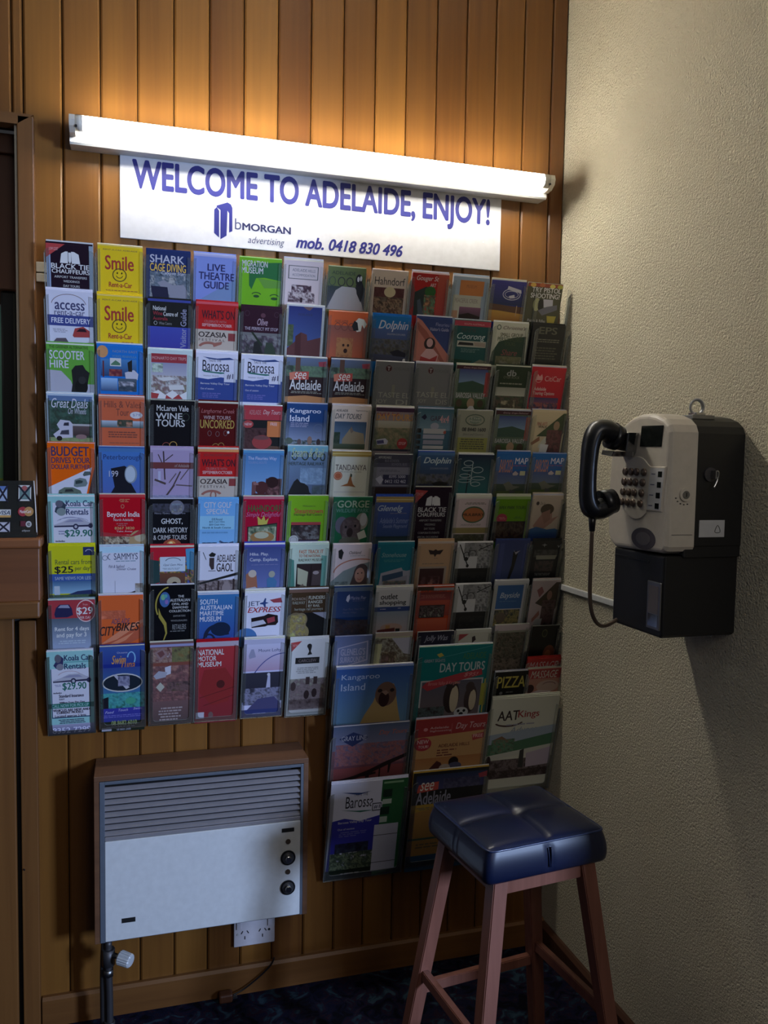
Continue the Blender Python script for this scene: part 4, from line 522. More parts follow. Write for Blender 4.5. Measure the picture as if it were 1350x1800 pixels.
# mitred header
hd = struct(prism('trim_2', [(-2.4, 2.1405), (-1.390, 2.1405), (-1.3545, 2.1645), (-2.4, 2.1645)], 'y', -.022, .012, M['trimh']))
jm = box('hatch_jamb', (-1.396, -.012, 1.21), (-1.390, .100, 2.141), M['cream'], hat)
post = struct(box('trim_3', (-1.398, -.024, 0), (-1.3605, .0, 1.008), M['trim'], bev=.002))
ph = thing('reception_hatch_shutter', 'dark brown wooden shutter board filling the top of the reception hatch', 'shutter', (-1.6, .07, 1.787))
place(box('shutter_board', (-2.3, .06, 1.787), (-1.3965, .075, 2.14), M['darkwood']), ph)
place(box('shutter_rail', (-2.3, .045, 2.095), (-1.3965, .06, 2.14), M['darkwood'], bev=.002), ph)
pl = thing('dark_post', 'glossy black upright post in the hatch behind the architrave', 'post', (-1.425, .09, 1.27))
place(box('post_body', (-1.443, .08, 1.21), (-1.4085, .11, 1.787), M['black'], bev=.006), pl)
place(box('post_base', (-1.446, .078, 1.21), (-1.404, .112, 1.222), M['black'], bev=.002), pl)
nb = thing('green_notice', 'pale green notice with a lime strip at the left picture edge', 'notice', (-1.55, .13, 1.2))
place(box('notice_board', (-1.78, .125, 1.20), (-1.4445, .13, 1.76), M['label']), nb)
pn = Print(.33, .55).run(NOTICE).build('notice_print', M['print'], nb); pn.location = (-1.778+1.55, .1245-.13, 1.755-1.2); pn.rotation_euler = (math.pi/2, 0, 0)
room = struct(box('wall_office', (-2.4, .16, 0), (-1.38, .2, 2.14), M['darkwood']))
ct = thing('reception_counter', 'dark wooden reception counter with thick front board and moulding', 'counter', (-1.8, -.05, 0))
place(box('countertop', (-2.4, -.104, 1.187), (-1.340, .10, 1.210), M['counter'], bev=.005), ct)
place(box('front_board', (-2.4, -.098, 1.066), (-1.3435, -.024, 1.187), M['counter'], bev=.003), ct)
place(box('moulding', (-2.4, -.106, 1.028), (-1.343, -.024, 1.067), M['trimh'], bev=.005), ct)
xx = -1.409
for i in range(7):
    w = .058 if i else .046
    place(box('panel_board', (xx-w, -.020, 0), (xx, -.004, 1.028), M['darkwood'] if i else M['trim'], bev=.003), ct); xx -= w+.006
place(box('panel_backing', (-2.4, -.004, 0), (-1.398, .004, 1.028), M['darkvoid']), ct)
place(cyl('cupboard_catch', (-1.392, -.026, .41), (-1.392, -.030, .41), .002, M['chrome'], n=8), ct)
# plaque of card logos, smoked acrylic
cp = thing('card_logo_stand', 'smoked acrylic plaque of crossed out card stickers on the counter end', 'sign stand', (-1.40, -.075, 1.21))
s1 = mesh_obj('plaque', [(-1.53, -.085, 1.212), (-1.350, -.085, 1.212), (-1.350+.0, -.081, 1.212), (-1.53, -.081, 1.212), (-1.53, -.065, 1.338), (-1.358, -.065, 1.338), (-1.358, -.061, 1.338), (-1.53, -.061, 1.338)],
              [(0, 1, 5, 4), (3, 7, 6, 2), (0, 4, 7, 3), (1, 2, 6, 5), (4, 5, 6, 7), (0, 3, 2, 1)], M['smoke']); place(s1, cp)
e1 = tube('pale_edge', [(-1.3505, -.086, 1.222), (-1.3535, -.076, 1.28), (-1.3575, -.066, 1.338)], .0016, M['label'], n=6); place(e1, cp)
place(box('stand_foot', (-1.53, -.085, 1.210), (-1.352, -.035, 1.2135), M['smoke']), cp)
pp = Print(.078, .12).run(PLAQUE).build('card_stickers', M['plaque'], cp); pp.location = (-1.436+1.40, -.0675+.075, 1.335-1.21); pp.rotation_euler = (math.radians(81), 0, 0)

# ------------------------------------------------------------------ fluorescent batten
TB = thing('fluorescent_light', 'long white fluorescent batten with one glowing tube above the sign', 'light', (-.675, 0, 2.13))
bodyp = [(0, 2.104), (-.046, 2.102), (-.050, 2.106), (-.050, 2.153), (-.046, 2.157), (0, 2.157)]
place(prism('batten', bodyp, 'x', -1.276, -.078, M['white']), TB)
TY, TZ = -.082, 2.137
for sx, x in ((1, -1.268), (-1, -.086)):
    pr = [(-.050, TZ-.018), (-.062, TZ-.024), (TY, TZ-.022), (TY-.016, TZ-.012), (TY-.02, TZ), (TY-.016, TZ+.012), (TY, TZ+.016), (-.062, TZ+.018), (-.050, TZ+.018)]
    place(prism('lamp_holder', pr, 'x', x-.006, x+.006, M['cream']), TB)
    place(cyl('end_cap', (x+sx*.006, TY, TZ), (x+sx*.022, TY, TZ), .0172, M['cream'], n=24), TB)
    place(box('holder_slot', (x+sx*.0065, TY-.019, TZ-.014), (x+sx*.011, TY-.014, TZ-.010), M['darkvoid']), TB)
place(cyl('tube', (-1.2465, TY, TZ), (-.1075, TY, TZ), .0165, M['tube'], n=28), TB)
place(cyl('starter', (-.16, -.045, 2.156), (-.16, -.045, 2.166), .009, M['white'], n=16), TB)

# ------------------------------------------------------------------ welcome sign
SG = thing('welcome_sign', 'white acrylic sign reading welcome to Adelaide enjoy in blue', 'sign', (-.679, -.003, 1.913))
place(box('sign_panel', (-1.169, -.006, 1.913), (-.189, -.0012, 2.140), M['signwhite'], bev=.0012, seg=1), SG)
def raised(name, key, x0, x1, z0, z1, m, y=-.0064, parent=SG, slope=0):
    vs, fs = TEXTS[key]
    o = mesh_obj(name, [(x0+(x1-x0)*u, y-q*.00002, z0+(z1-z0)*v+slope*u) for u, v, q in vs], fs, m); return place(o, parent)
raised('heading_lettering', ('h', 'WELCOME TO ADELAIDE, ENJOY!'), -1.141, -.222, 2.010, 2.099, M['blue'])
raised('company_initial', ('n', 'b'), -.900, -.884, 1.957, 1.984, M['greyprint'])
raised('company_name', ('h', 'MORGAN'), -.882, -.761, 1.957, 1.975, M['navyprint'])
raised('company_subtitle', ('i', 'advertising'), -.868, -.777, 1.922, 1.944, M['greyprint'])
raised('phone_number', ('k', 'mob. 0418 830 496'), -.748, -.466, 1.926, 1.956, M['blue'])
place(mesh_obj('logo', [(x, -.0064, z) for x, z in ((-.950, 2.000), (-.944, 2.006), (-.938, 1.998), (-.938, 1.934), (-.950, 1.944), (-.935, 2.000), (-.910, 2.016), (-.906, 2.008), (-.906, 1.952), (-.914, 1.948), (-.914, 1.994), (-.918, 2.000), (-.920, 1.940), (-.935, 1.930), (-.944, 2.010), (-.918, 2.020))],
               [(0, 1, 2, 3, 4), (5, 11, 12, 13), (6, 7, 8, 9, 10, 11), (5, 6, 11), (1, 14, 15, 6, 5)], M['blue']), SG)
for x in (-1.04, -.60, -.24): place(cyl('screw', (x, -.006, 1.985), (x, -.0068, 1.985), .0022, M['white'], n=10), SG)
for x, z in ((-.176, 1.905), (-.120, 1.98)):
    pass

# ------------------------------------------------------------------ brochure rack
RK = thing('brochure_rack', 'clear acrylic wall rack of leaflet pockets twelve columns wide', 'rack', (-.66, 0, .50))
T = math.radians(15); TA = math.radians(13)
for c in range(12):
    xc = (-1.277+c*.1098)
    z0 = .74 if c < 6 else (.74 if c < 10 else .70)
    place(box('back_panel', (xc-.0535, -.0045, z0), (xc+.0535, -.0015, 1.86), M['acrylic']), RK)
for c in range(3):
    xc = (-.551, -.329, -.107)[c]
    place(box('back_panel', (xc-.106, -.0075, .30 if c < 2 else .52), (xc+.104, -.005, .72), M['acrylic']), RK)
place(box('mounting_bracket', (-1.3535, -.012, 1.818), (-1.332, -.0045, 1.841), M['cream'], bev=.001), RK)
place(box('mounting_bracket', (-1.3535, -.012, 1.796), (-1.332, -.0045, 1.815), M['cream'], bev=.001), RK)
def pocket_mesh(w, h, depth, fl, lip, zf=.0035):
    # open fronted pocket: U shaped front with rounded shoulders, side walls and a floor; local x across, y up, z outward
    def arc(cx, cy, r, a0, a1, n=5): return [(cx+r*math.cos(math.radians(a0+(a1-a0)*i/n)), cy+r*math.sin(math.radians(a0+(a1-a0)*i/n))) for i in range(n+1)]
    hw = w/2; q = 4
    right = [(hw, 0), (hw, h-fl)] + arc(hw-fl, h-fl, fl, 0, 90, q)[1:] + [(hw-fl, lip+.008)] + arc(hw-fl-.008, lip+.008, .008, 0, -90, q)[1:]
    left = [(-x, y) for x, y in right][::-1]
    poly = right+left
    bm = bmesh.new(); t = .0014
    A = [bm.verts.new((x, y, zf)) for x, y in poly]; B = [bm.verts.new((x, y, zf-t)) for x, y in poly]; n = len(poly)
    f1 = bm.faces.new(A); f2 = bm.faces.new(B[::-1])
    edge = []
    for i in range(n): edge.append(bm.faces.new((A[i], B[i], B[(i+1) % n], A[(i+1) % n])))
    for f in edge: f.material_index = 1
    for s in (-1, 1):     # side walls, tapering towards the top
        q_ = [(s*hw, 0, zf-t), (s*hw, h-fl, zf-t), (s*hw, h-fl-.012, -depth), (s*hw, 0, -depth)]
        v = [bm.verts.new(p) for p in q_]+[bm.verts.new((p[0]-s*t, p[1], p[2])) for p in q_]
        for i in range(4):
            f = bm.faces.new((v[i], v[(i+1) % 4], v[4+(i+1) % 4], v[4+i])); f.material_index = 1
        bm.faces.new(v[:4]); bm.faces.new(v[4:][::-1])
    v = [bm.verts.new(p) for p in ((-hw, 0, zf-t), (hw, 0, zf-t), (hw, 0, -depth), (-hw, 0, -depth), (-hw, t, zf-t), (hw, t, zf-t), (hw, t, -depth), (-hw, t, -depth))]
    for q_ in ((0, 1, 2, 3), (4, 7, 6, 5), (0, 4, 5, 1), (1, 5, 6, 2), (2, 6, 7, 3), (3, 7, 4, 0)): bm.faces.new([v[i] for i in q_])
    bmesh.ops.recalc_face_normals(bm, faces=bm.faces)
    me = bpy.data.meshes.new('pocket'); bm.to_mesh(me); bm.free(); me.materials.append(M['acrylic']); me.materials.append(M['acredge']); return me
PM = {(L, c0): pocket_mesh(.1085 if c0 == 0 else .1060, L/1000-.010, .010, .011, .012) for L in (208, 222) for c0 in (0, 1)}
PA = pocket_mesh(.218, .270, .014, .014, .018)
GR = 'leaflets standing in the wall rack'
def add_pocket(me, xc, zt, yt, til, L):
    o = bpy.data.objects.new('pocket', me); C.objects.link(o); o.parent = RK
    o.location = Vector((xc, yt+L*math.sin(til), zt-L*math.cos(til)))-RK.location; o.rotation_euler = (math.pi/2+til, 0, 0)
for ln in COVERS.strip().split('\n'):
    key, geo, lab, prims = ln.split('|'); c, r = map(int, key.split(','))
    x0, x1, z, vis = [float(q)/1000 for q in geo.split()]
    big = r >= 20; til = TA if big else T; yt = -.085 if big else -.070
    L = .297 if big else (.222 if r == 9 and c <= 6 else .208)
    w = x1-x0
    if c >= 11 and x1 > -.009: x1 = -.009; x0 = max(x0, x1-w)
    if big: x1 = min(x1, -.007); x0 = max(x0, x1-.208) if c == 11 else x0
    elif w > .102: w = .102; m_ = (x0+x1)/2; x0, x1 = m_-.051, m_+.051
    if not big and c < 11: pass
    w = x1-x0
    parts = [p for p in prims.split(';') if p.strip()]
    base = parts[0].split()[0]; base = base[:6] if len(base) in (3, 6) else '888'
    # pile of paper: the front leaflet and the ones behind it, each a little out of line
    rr = random.Random(c*31+r*7)
    lift = .0 if r in (9,) and c > 6 else rr.choice((.001, .002, .003, .004))
    cols = [base] + [rr.choice(('ddd', 'ccb', 'bbc', base, base)) for _ in range(2)]
    sh = [(0, 0, -.0002), (rr.uniform(-.0008, .0008), lift, -.0022), (rr.uniform(-.001, .001), lift*1.8, -.0046)]
    vs, fs, fc = [], [], []
    for i, (dx, dy, zz) in enumerate(sh):
        b0 = len(vs); a_, b_ = dx, w+dx; t_ = -L*(0)+dy; lo = -L+.0015; zb = zz-(.0018 if i == 0 else .0022)
        zb = max(zb, -.009)
        vs += [(a_, lo, zz), (b_, lo, zz), (b_, t_, zz), (a_, t_, zz), (a_, lo, zb), (b_, lo, zb), (b_, t_, zb), (a_, t_, zb)]
        for q in ((0, 1, 2, 3), (7, 6, 5, 4), (0, 4, 5, 1), (1, 5, 6, 2), (2, 6, 7, 3), (3, 7, 4, 0)): fs.append([b0+k for k in q]); fc.append(hexc(cols[i]) if i else hexc(base))
        fc[-2] = fc[-2]
    o = mesh_obj('travel_magazine' if big else 'brochure', [(x-w/2, y, zz) for x, y, zz in vs], fs, M['print'])
    at = o.data.color_attributes.new('Col', 'FLOAT_COLOR', 'CORNER'); flat = []
    for f, cc in zip(fs, fc): flat += [cc[0], cc[1], cc[2], 1.0]*4
    at.data.foreach_set('color', flat)
    o.location = ((x0+x1)/2, yt, z); jit = rr.uniform(-.6, .6); o.rotation_euler = (math.pi/2+til, math.radians(0), math.radians(0))
    tag(o, lab, 'magazine' if big else 'brochure', 'large magazines in the lower pockets' if big else GR)
    pr = Print(w, vis, .00003, .00002).run(';'.join(parts[1:]) if len(parts[0].split()) == 1 else prims).build('cover_print', M['print'], o)
    pr.location = (-w/2, 0, 0)
    if (c, r) not in ((12, 11),):
        if big: add_pocket(PA, max((x0+x1)/2, -2) if c < 11 else -.1135, z+.0, yt, til, L)
        else: add_pocket(PM[(222 if L > .21 else 208, 1 if c > 10 else 0)], (x0+x1)/2 if c < 12 else -.0565, z, yt, til, L)

# ------------------------------------------------------------------ wall heater
HT = thing('wall_heater', 'boxy wall heater with grey grille and white panel on the panelling', 'heater', (-.977, 0, .26))
HX0, HX1, HZ0, HZ1, HY = -1.230, -.727, .258, .658, -.130
def hb(n, a, b, m, **k): return place(box(n, a, b, m, **k), HT)
hb('casing_top', (HX0, HY, HZ1-.012), (HX1, -.006, HZ1), M['heatwood'], bev=.001)
hb('casing_side', (HX0, HY, HZ0), (HX0+.012, -.006, HZ1-.012), M['heatwood'], bev=.001)
hb('casing_side', (HX1-.012, HY, HZ0), (HX1, -.006, HZ1-.012), M['heatwood'], bev=.001)
hb('casing_base', (HX0+.012, HY+.004, HZ0), (HX1-.012, -.006, HZ0+.008), M['heatframe'])
IX0, IX1 = HX0+.0125, HX1-.0125
for a, b in (((IX0, HY-.002, HZ0+.002), (IX0+.011, HY+.03, HZ1-.013)), ((IX1-.007, HY-.002, HZ0+.002), (IX1, HY+.03, HZ1-.013)), ((IX0+.011, HY-.002, HZ1-.020), (IX1-.007, HY+.03, HZ1-.013))):
    hb('inner_frame', a, b, M['heatframe'], bev=.0008)
hb('grille_back', (IX0, HY+.028, .50), (IX1, HY+.032, HZ1-.014), M['darkvoid'])
GX0, GX1 = IX0+.011, IX1-.007
for i in range(8):
    z = .627-i*.0150
    pr = [(HY+.001, z-.0075), (HY+.001, z-.0045), (HY+.008, z+.0015), (HY+.012, z+.0015), (HY+.012, z-.001), (HY+.005, z-.0075)]
    o = place(prism('slat', pr, 'x', GX0, GX1, M['slat']), HT)
hb('panel_rail', (GX0, HY-.001, .504), (GX1, HY+.012, .513), M['slat'], bev=.001)
hb('front_panel', (GX0, HY-.003, HZ0+.004), (GX1, HY+.010, .503), M['panel'], bev=.0015)
for x, z in ((-.777, .412), (-.777, .336)):
    kn = place(cyl('dial', (x, HY-.003, z), (x, HY-.006, z), .0185, M['black'], n=28), HT)
    k2 = cyl('dial_ring', (x, HY-.0055, z), (x, HY-.0075, z), .0145, M['steel'], n=28); k2.parent = kn; 
    k3 = cyl('dial_knob', (x, HY-.0075, z), (x, HY-.018, z), .0085, M['chrome'], r1=.007, n=20); k3.parent = kn
    for q in range(8):
        a = q*math.pi/4; 
    kn.location = kn.location
for z in (.453, .376): place(cyl('indicator_lamp', (-.777, HY-.003, z), (-.777, HY-.0055, z), .0062, M['bronze'], n=16), HT)
hb('maker_label', (-.793, HY-.0036, .477), (-.762, HY-.003, .487), M['darkvoid']); hb('maker_label', (-1.170, HY-.0036, .303), (-1.139, HY-.003, .314), M['darkvoid'])
hb('wall_mount', (-1.18, -.02, .30), (-.78, -.0, .62), M['heatframe'])
# gas pipe, valve and knob
VP = thing('gas_pipe', 'old grey gas pipe rising from the carpet to the heater corner', 'pipe', (-1.2, -.10, 0))
place(tube('pipe', [(-1.199, -.100, 0), (-1.199, -.100, .10), (-1.201, -.100, .18), (-1.201, -.100, .2455)], .0085, M['dullsteel'], n=12), VP)
place(tube('pipe', [(-1.211, -.088, .0), (-1.212, -.088, .08), (-1.212, -.088, .17), (-1.209, -.09, .235), (-1.206, -.095, .2455)], .009, M['dullsteel'], n=12), VP)
place(cyl('pipe_collar', (-1.199, -.100, .022), (-1.199, -.100, .046), .0125, M['dullsteel'], n=8), VP)
place(cyl('pipe_collar', (-1.201, -.100, .160), (-1.201, -.100, .176), .0125, M['steel'], n=6), VP)
place(cyl('valve_body', (-1.201, -.100, .186), (-1.201, -.100, .226), .0150, M['dullsteel'], n=8), VP)
place(cyl('valve_stem', (-1.196, -.104, .215), (-1.170, -.120, .210), .006, M['steel'], n=10), VP)
bm = bmesh.new(); A = Vector((-1.176, -.116, .211)); B = Vector((-1.149, -.134, .207)); d = (B-A).normalized(); ra = d.cross(Vector((0, 0, 1))).normalized(); rb = d.cross(ra)
def ring_(c, r): return [bm.verts.new(c+(ra*math.cos(2*math.pi*i/36)+rb*math.sin(2*math.pi*i/36))*(r*(1 if i % 2 else .92))) for i in range(36)]
R = [ring_(A, .0150), ring_(A+d*.003, .0168), ring_(B-d*.003, .0158), ring_(B, .0130)]
for a, b in zip(R, R[1:]):
    for i in range(36): bm.faces.new((a[i], a[(i+1) % 36], b[(i+1) % 36], b[i]))
bm.faces.new(R[0]); bm.faces.new(R[-1])
place(from_bm('ribbed_knob', bm, M['clearknob']), VP)

# power point under the heater
PP = thing('power_point', 'white double power point on the panelling just under the heater', 'socket', (-.841, 0, .125))
place(box('faceplate', (-.8945, -.011, .126), (-.788, 0, .1985), M['gpo'], bev=.002), PP)
for x in (-.866, -.820):
    for dx, dz, an in ((-.0075, .004, .55), (.0075, .004, -.55), (0, -.011, 0)):
        bm = bmesh.new(); add_box(bm, -.0011, -.0005, -.0042, .0011, .0005, .0042); o = from_bm('socket_slot', bm, M['darkvoid']); o.rotation_euler = (0, an, 0); o.location = (x+dx, -.0113, .160+dz); place(o, PP)
for x in (-.882, -.801): place(box('switch_rocker', (x-.006, -.0145, .174), (x+.006, -.011, .192), M['gpo'], bev=.0012), PP)
place(cyl('screw_cap', (-.803, -.011, .163), (-.803, -.0125, .163), .003, M['darkvoid'], n=10), PP)
place(cyl('indicator', (-.884, -.011, .160), (-.884, -.0125, .160), .003, M['label'], n=10), PP)
FC = thing('flex_cord', 'thin dark flex with a small plug lying against the skirting below the socket', 'cord', (-.86, -.03, 0))
place(tube('flex', [(-.79, -.019, .088), (-.80, -.022, .070), (-.83, -.024, .045), (-.87, -.026, .020), (-.90, -.032, .012)], .0022, M['black'], n=8), FC)
place(box('plug', (-.935, -.046, 0.001), (-.900, -.020, .024), M['darkwood'], bev=.005), FC)
place(box('plug_pin', (-.899, -.038, .006), (-.888, -.032, .012), M['steel']), FC)

# ------------------------------------------------------------------ payphone
PH = thing('payphone', 'beige and black payphone with keypad mounted on the cream stucco wall', 'telephone', (0, -.655, 1.06))
def pb(o): return place(o, PH)
prof = [(-.757, 1.243), (-.757, 1.462), (-.750, 1.476), (-.735, 1.487), (-.712, 1.495), (-.685, 1.4995), (-.655, 1.499), (-.625, 1.4925), (-.600, 1.481), (-.578, 1.463), (-.562, 1.440), (-.553, 1.410), (-.549, 1.36), (-.549, 1.28), (-.552, 1.252), (-.562, 1.234), (-.580, 1.2245), (-.74, 1.229), (-.752, 1.234)]
pb(prism('front_housing', prof, 'x', -.109, -.171, M['beige'], bev=.010, seg=4))
pc = [(-.655+(y+.655)*.985, 1.36+(z-1.36)*.985) for y, z in prof]
pb(prism('rear_case', pc, 'x', 0, -.1085, M['blackcase']))
lo = [(-.575, 1.070), (-.582, 1.064), (-.741, 1.064), (-.748, 1.070), (-.748, 1.224), (-.575, 1.224)]
pb(prism('coin_box', lo, 'x', 0, -.167, M['blackcase'], bev=.005))
pb(prism('lower_back', [(-.570, 1.222), (-.754, 1.222), (-.754, 1.262), (-.570, 1.262)], 'x', 0, -.13, M['blackcase'], bev=.004))
pb(box('coin_box_ledge', (-.1685, -.700, 1.206), (-.160, -.580, 1.2105), M['black'], bev=.001))
cf = box('coin_return_frame', (-.1705, -.744, 1.078), (-.166, -.701, 1.172), M['steel'], bev=.0015); pb(cf)
pb(box('coin_return_flap', (-.1712, -.738, 1.110), (-.169, -.707, 1.164), M['greydisc2']))
pb(box('coin_return_cup', (-.1712, -.738, 1.084), (-.169, -.707, 1.108), M['chrome']))
FX = -.171
pb(prism('display', [(-.665, 1.4755), (-.736, 1.4745), (-.731, 1.434), (-.661, 1.4345)], 'x', FX, FX-.0012, M['lcd']))
# keypad surround: round plate running into a square label plate
kp = [(-.655+.062*math.cos(math.radians(a)), 1.352+.064*math.sin(math.radians(a))) for a in range(-140, 141, 10)]
kp = [(-.655-(.062)*math.cos(math.radians(a)), 1.352+.064*math.sin(math.radians(a))) for a in range(-140, 141, 10)]
kp = [(-.655+.056*math.cos(math.radians(a)), 1.352+.063*math.sin(math.radians(a))) for a in range(-130, 131, 10)]
kp = kp + [(-.700, 1.3955), (-.7495, 1.3955), (-.7405, 1.309), (-.692, 1.309)]
pb(prism('keypad_plate', kp, 'x', FX, FX-.0022, M['beige'], bev=.0008, seg=1))
pb(prism('label_plate', [(-.7015, 1.3925), (-.746, 1.3925), (-.7375, 1.312), (-.694, 1.312)], 'x', FX-.0022, FX-.0027, M['label']))
for j in range(4):
    for i in range(4):
        y = (-.617, -.637, -.6565, -.6815)[i] + j*.003; z = 1.384-j*.0208
        bm = bmesh.new()
        prof_ = [(0, 1), (.003, 1), (.0045, .82), (.005, .3)]
        rings = [[bm.verts.new((FX-.0022-x, y+.0078*s*math.cos(2*math.pi*k/14), z+.0078*s*math.sin(2*math.pi*k/14))) for k in range(14)] for x, s in prof_]
        for a, b in zip(rings, rings[1:]):
            for k in range(14): bm.faces.new((a[k], a[(k+1) % 14], b[(k+1) % 14], b[k]))
        bm.faces.new(rings[-1]); pb(from_bm('key', bm, M['bronze'], smooth=True))
    zz = 1.381-j*.0205
    pb(box('label_icon', (FX-.0031, -.7395+j*.0022, zz-.0055), (FX-.0027, -.727+j*.0022, zz+.0055), M['lcd'])); pb(box('label_icon', (FX-.0031, -.7185+j*.0022, zz-.0008), (FX-.0027, -.706+j*.0022, zz+.0008), M['greyprint']))
def disc(name, cy, cz, ry, rz, d0, d1, m): return pb(prism(name, [(cy+ry*math.cos(2*math.pi*k/28), cz+rz*math.sin(2*math.pi*k/28)) for k in range(28)], 'x', FX-d0, FX-d1, m))
disc('card_badge', -.683, 1.2525, .040, .0215, -.001, .0010, M['greydisc']); disc('badge_centre', -.683, 1.2525, .024, .0130, .001, .0014, M['greydisc2'])
# cradle and handset
pb(prism('cradle', [(-.612, 1.428), (-.612, 1.462), (-.655, 1.462), (-.648, 1.424)], 'x', FX+.002, -.196, M['chrome'], bev=.003, seg=2))
pb(prism('cradle', [(-.600, 1.418), (-.604, 1.427), (-.648, 1.424), (-.640, 1.414)], 'x', FX+.002, -.222, M['chrome'], bev=.001, seg=1))
HY_ = -.622
hs = tube('handset', [(-.206, HY_, 1.455), (-.226, HY_, 1.4665), (-.247, HY_, 1.464), (-.2585, HY_, 1.440), (-.2625, HY_, 1.400), (-.2635, HY_, 1.362), (-.262, HY_, 1.330), (-.253, HY_, 1.309), (-.233, HY_, 1.308), (-.212, HY_, 1.318)],
          [.022, .0228, .0205, .0185, .0172, .0172, .0182, .0210, .0228, .0220], M['black'], n=16, scale=(1.15, .95))
pb(hs)
pb(cyl('earpiece', (-.214, HY_, 1.457), (-.1965, HY_, 1.450), .0275, M['black'], r1=.0255, n=28))
pb(cyl('mouthpiece', (-.232, HY_, 1.318), (-.203, HY_, 1.324), .0270, M['black'], r1=.0250, n=28))
pb(cyl('cord_boot', (-.2505, HY_, 1.296), (-.250, HY_, 1.262), .0085, M['black'], r1=.0055, n=14))
pts = [(-.250, HY_, 1.266), (-.2505, HY_, 1.20), (-.250, HY_, 1.13), (-.243, HY_, 1.092), (-.222, -.612, 1.068), (-.196, -.600, 1.062), (-.165, -.592, 1.072)]
pb(tube('armoured_cord', pts, .0042, M['bronze'], n=10))
# locks, key, plate, ring
Y1 = -.757
lk = pb(cyl('housing_lock', (-.134, Y1+.002, 1.343), (-.134, Y1-.004, 1.343), .0125, M['beige'], n=24)); l2 = cyl('lock_core', (-.134, Y1-.004, 1.343), (-.134, Y1-.0055, 1.343), .0075, M['steel'], n=20); l2.parent = lk
l2.location = Vector(l2.location)
l3 = box('keyhole', (-.1345, Y1-.0060, 1.339), (-.1330, Y1-.0054, 1.347), M['darkvoid']); l3.parent = lk
for a in range(0, 5):
    t = math.radians(200+a*22); pb(box('lock_mark', (-.134+.021*math.cos(t)-.0016, Y1-.0006, 1.343+.019*math.sin(t)-.001), (-.134+.021*math.cos(t)+.0016, Y1, 1.343+.019*math.sin(t)+.001), M['darkvoid']))
Yc = -.7555
pb(cyl('case_lock', (-.079, Yc+.002, 1.382), (-.079, Yc-.005, 1.382), .0135, M['dullsteel'], n=24))
pb(box('key_blade', (-.0800, Yc-.020, 1.374), (-.0770, Yc-.005, 1.390), M['steel'], bev=.0005))
pb(tube('key_bow', [(-.077, Yc-.018, 1.389), (-.0735, Yc-.019, 1.386), (-.0765, Yc-.019, 1.370), (-.083, Yc-.019, 1.357)], .0022, M['chrome'], n=6))
st = box('rating_sticker', (-.098, Yc-.0010, 1.261), (-.040, Yc+.001, 1.294), M['label']); pb(st)
pb(tube('sticker_triangle', [(-.062, Yc-.0012, 1.271), (-.050, Yc-.0012, 1.271), (-.056, Yc-.0012, 1.284)], .0006, M['darkvoid'], n=5, closed=True))
pb(box('moulded_line', (-.160, Y1-.0004, 1.2655), (-.114, Y1, 1.2668), M['greydisc2']))
rg = []
for k in range(20):
    w = 2*math.pi*k/20; rg.append((-.072+.0115*math.cos(w), -.700-.004*math.cos(w), 1.514+.0145*math.sin(w)))
pb(tube('hasp_ring', rg, .0030, M['steel'], n=8, closed=True, scale=(1.6, .8)))
pb(box('hasp_plate', (-.098, -.722, 1.4895), (-.046, -.684, 1.4975), M['steel'], bev=.001))
pb(box('hasp_foot', (-.086, -.716, 1.4965), (-.062, -.692, 1.503), M['chrome'], bev=.002))
cd = tag(box('conduit', (-.0095, -.574, 1.046), (-.0005, -.002, 1.062), M['white'], bev=.002), 'narrow cream cable conduit running along the stucco wall to the payphone', 'conduit')

# ------------------------------------------------------------------ stool
SX, SY, SA, SH = -.360, -.536, .1172, .656
ST = thing('bar_stool', 'wooden bar stool with a quilted navy vinyl seat in the corner', 'stool', (SX, SY, 0)); ST.rotation_euler = (0, 0, SA)
def sp(o): o.parent = ST; return o
HXs, HYs, SB = .143, .127, .580
# cushion: rounded box with a cross tuft
N = 32
def cushion(u, v):
    # u,v in -1..1 on the top
    e = max(abs(u), abs(v)); dome = .006*(1-u*u)*(1-v*v)
    groove = .0050*(math.exp(-(u/.045)**2)+math.exp(-(v/.05)**2)) - .0050*math.exp(-(u/.045)**2)*math.exp(-(v/.05)**2)
    tuft = .008*math.exp(-((u/.12)**2+(v/.12)**2))
    pil = .0055*(1-(2*abs(u)-1)**2)*(1-(2*abs(v)-1)**2)
    edge = .005*max(0, (e-.86)/.14)**2
    return dome+pil-(groove+tuft)*(1-max(0, e-.9)*6 if e > .9 else 1)-edge
def rc(u, v, k=1.0):  # square to rounded square
    r = .11; x, y = u, v
    ax, ay = abs(x), abs(y)
    if ax > 1-r and ay > 1-r:
        dx, dy = (ax-(1-r))/r, (ay-(1-r))/r; d = math.hypot(dx, dy); m_ = max(dx, dy)
        if d > 0: s_ = m_/d; ax, ay = 1-r+dx*s_*r, 1-r+dy*s_*r
    return math.copysign(ax, x)*HXs*k, math.copysign(ay, y)*HYs*k
vs, fs = [], []
for j in range(N+1):
    for i in range(N+1):
        u, v = -1+2*i/N, -1+2*j/N; x, y = rc(u, v, .955); vs.append((x, y, SH-.006+cushion(u, v)))
for j in range(N):
    for i in range(N): a = j*(N+1)+i; fs.append((a, a+1, a+N+2, a+N+1))
rim = [(i, 0) for i in range(N)]+[(N, j) for j in range(N)]+[(N-i, N) for i in range(N)]+[(0, N-j) for j in range(N)]
prev = [j*(N+1)+i for i, j in rim]
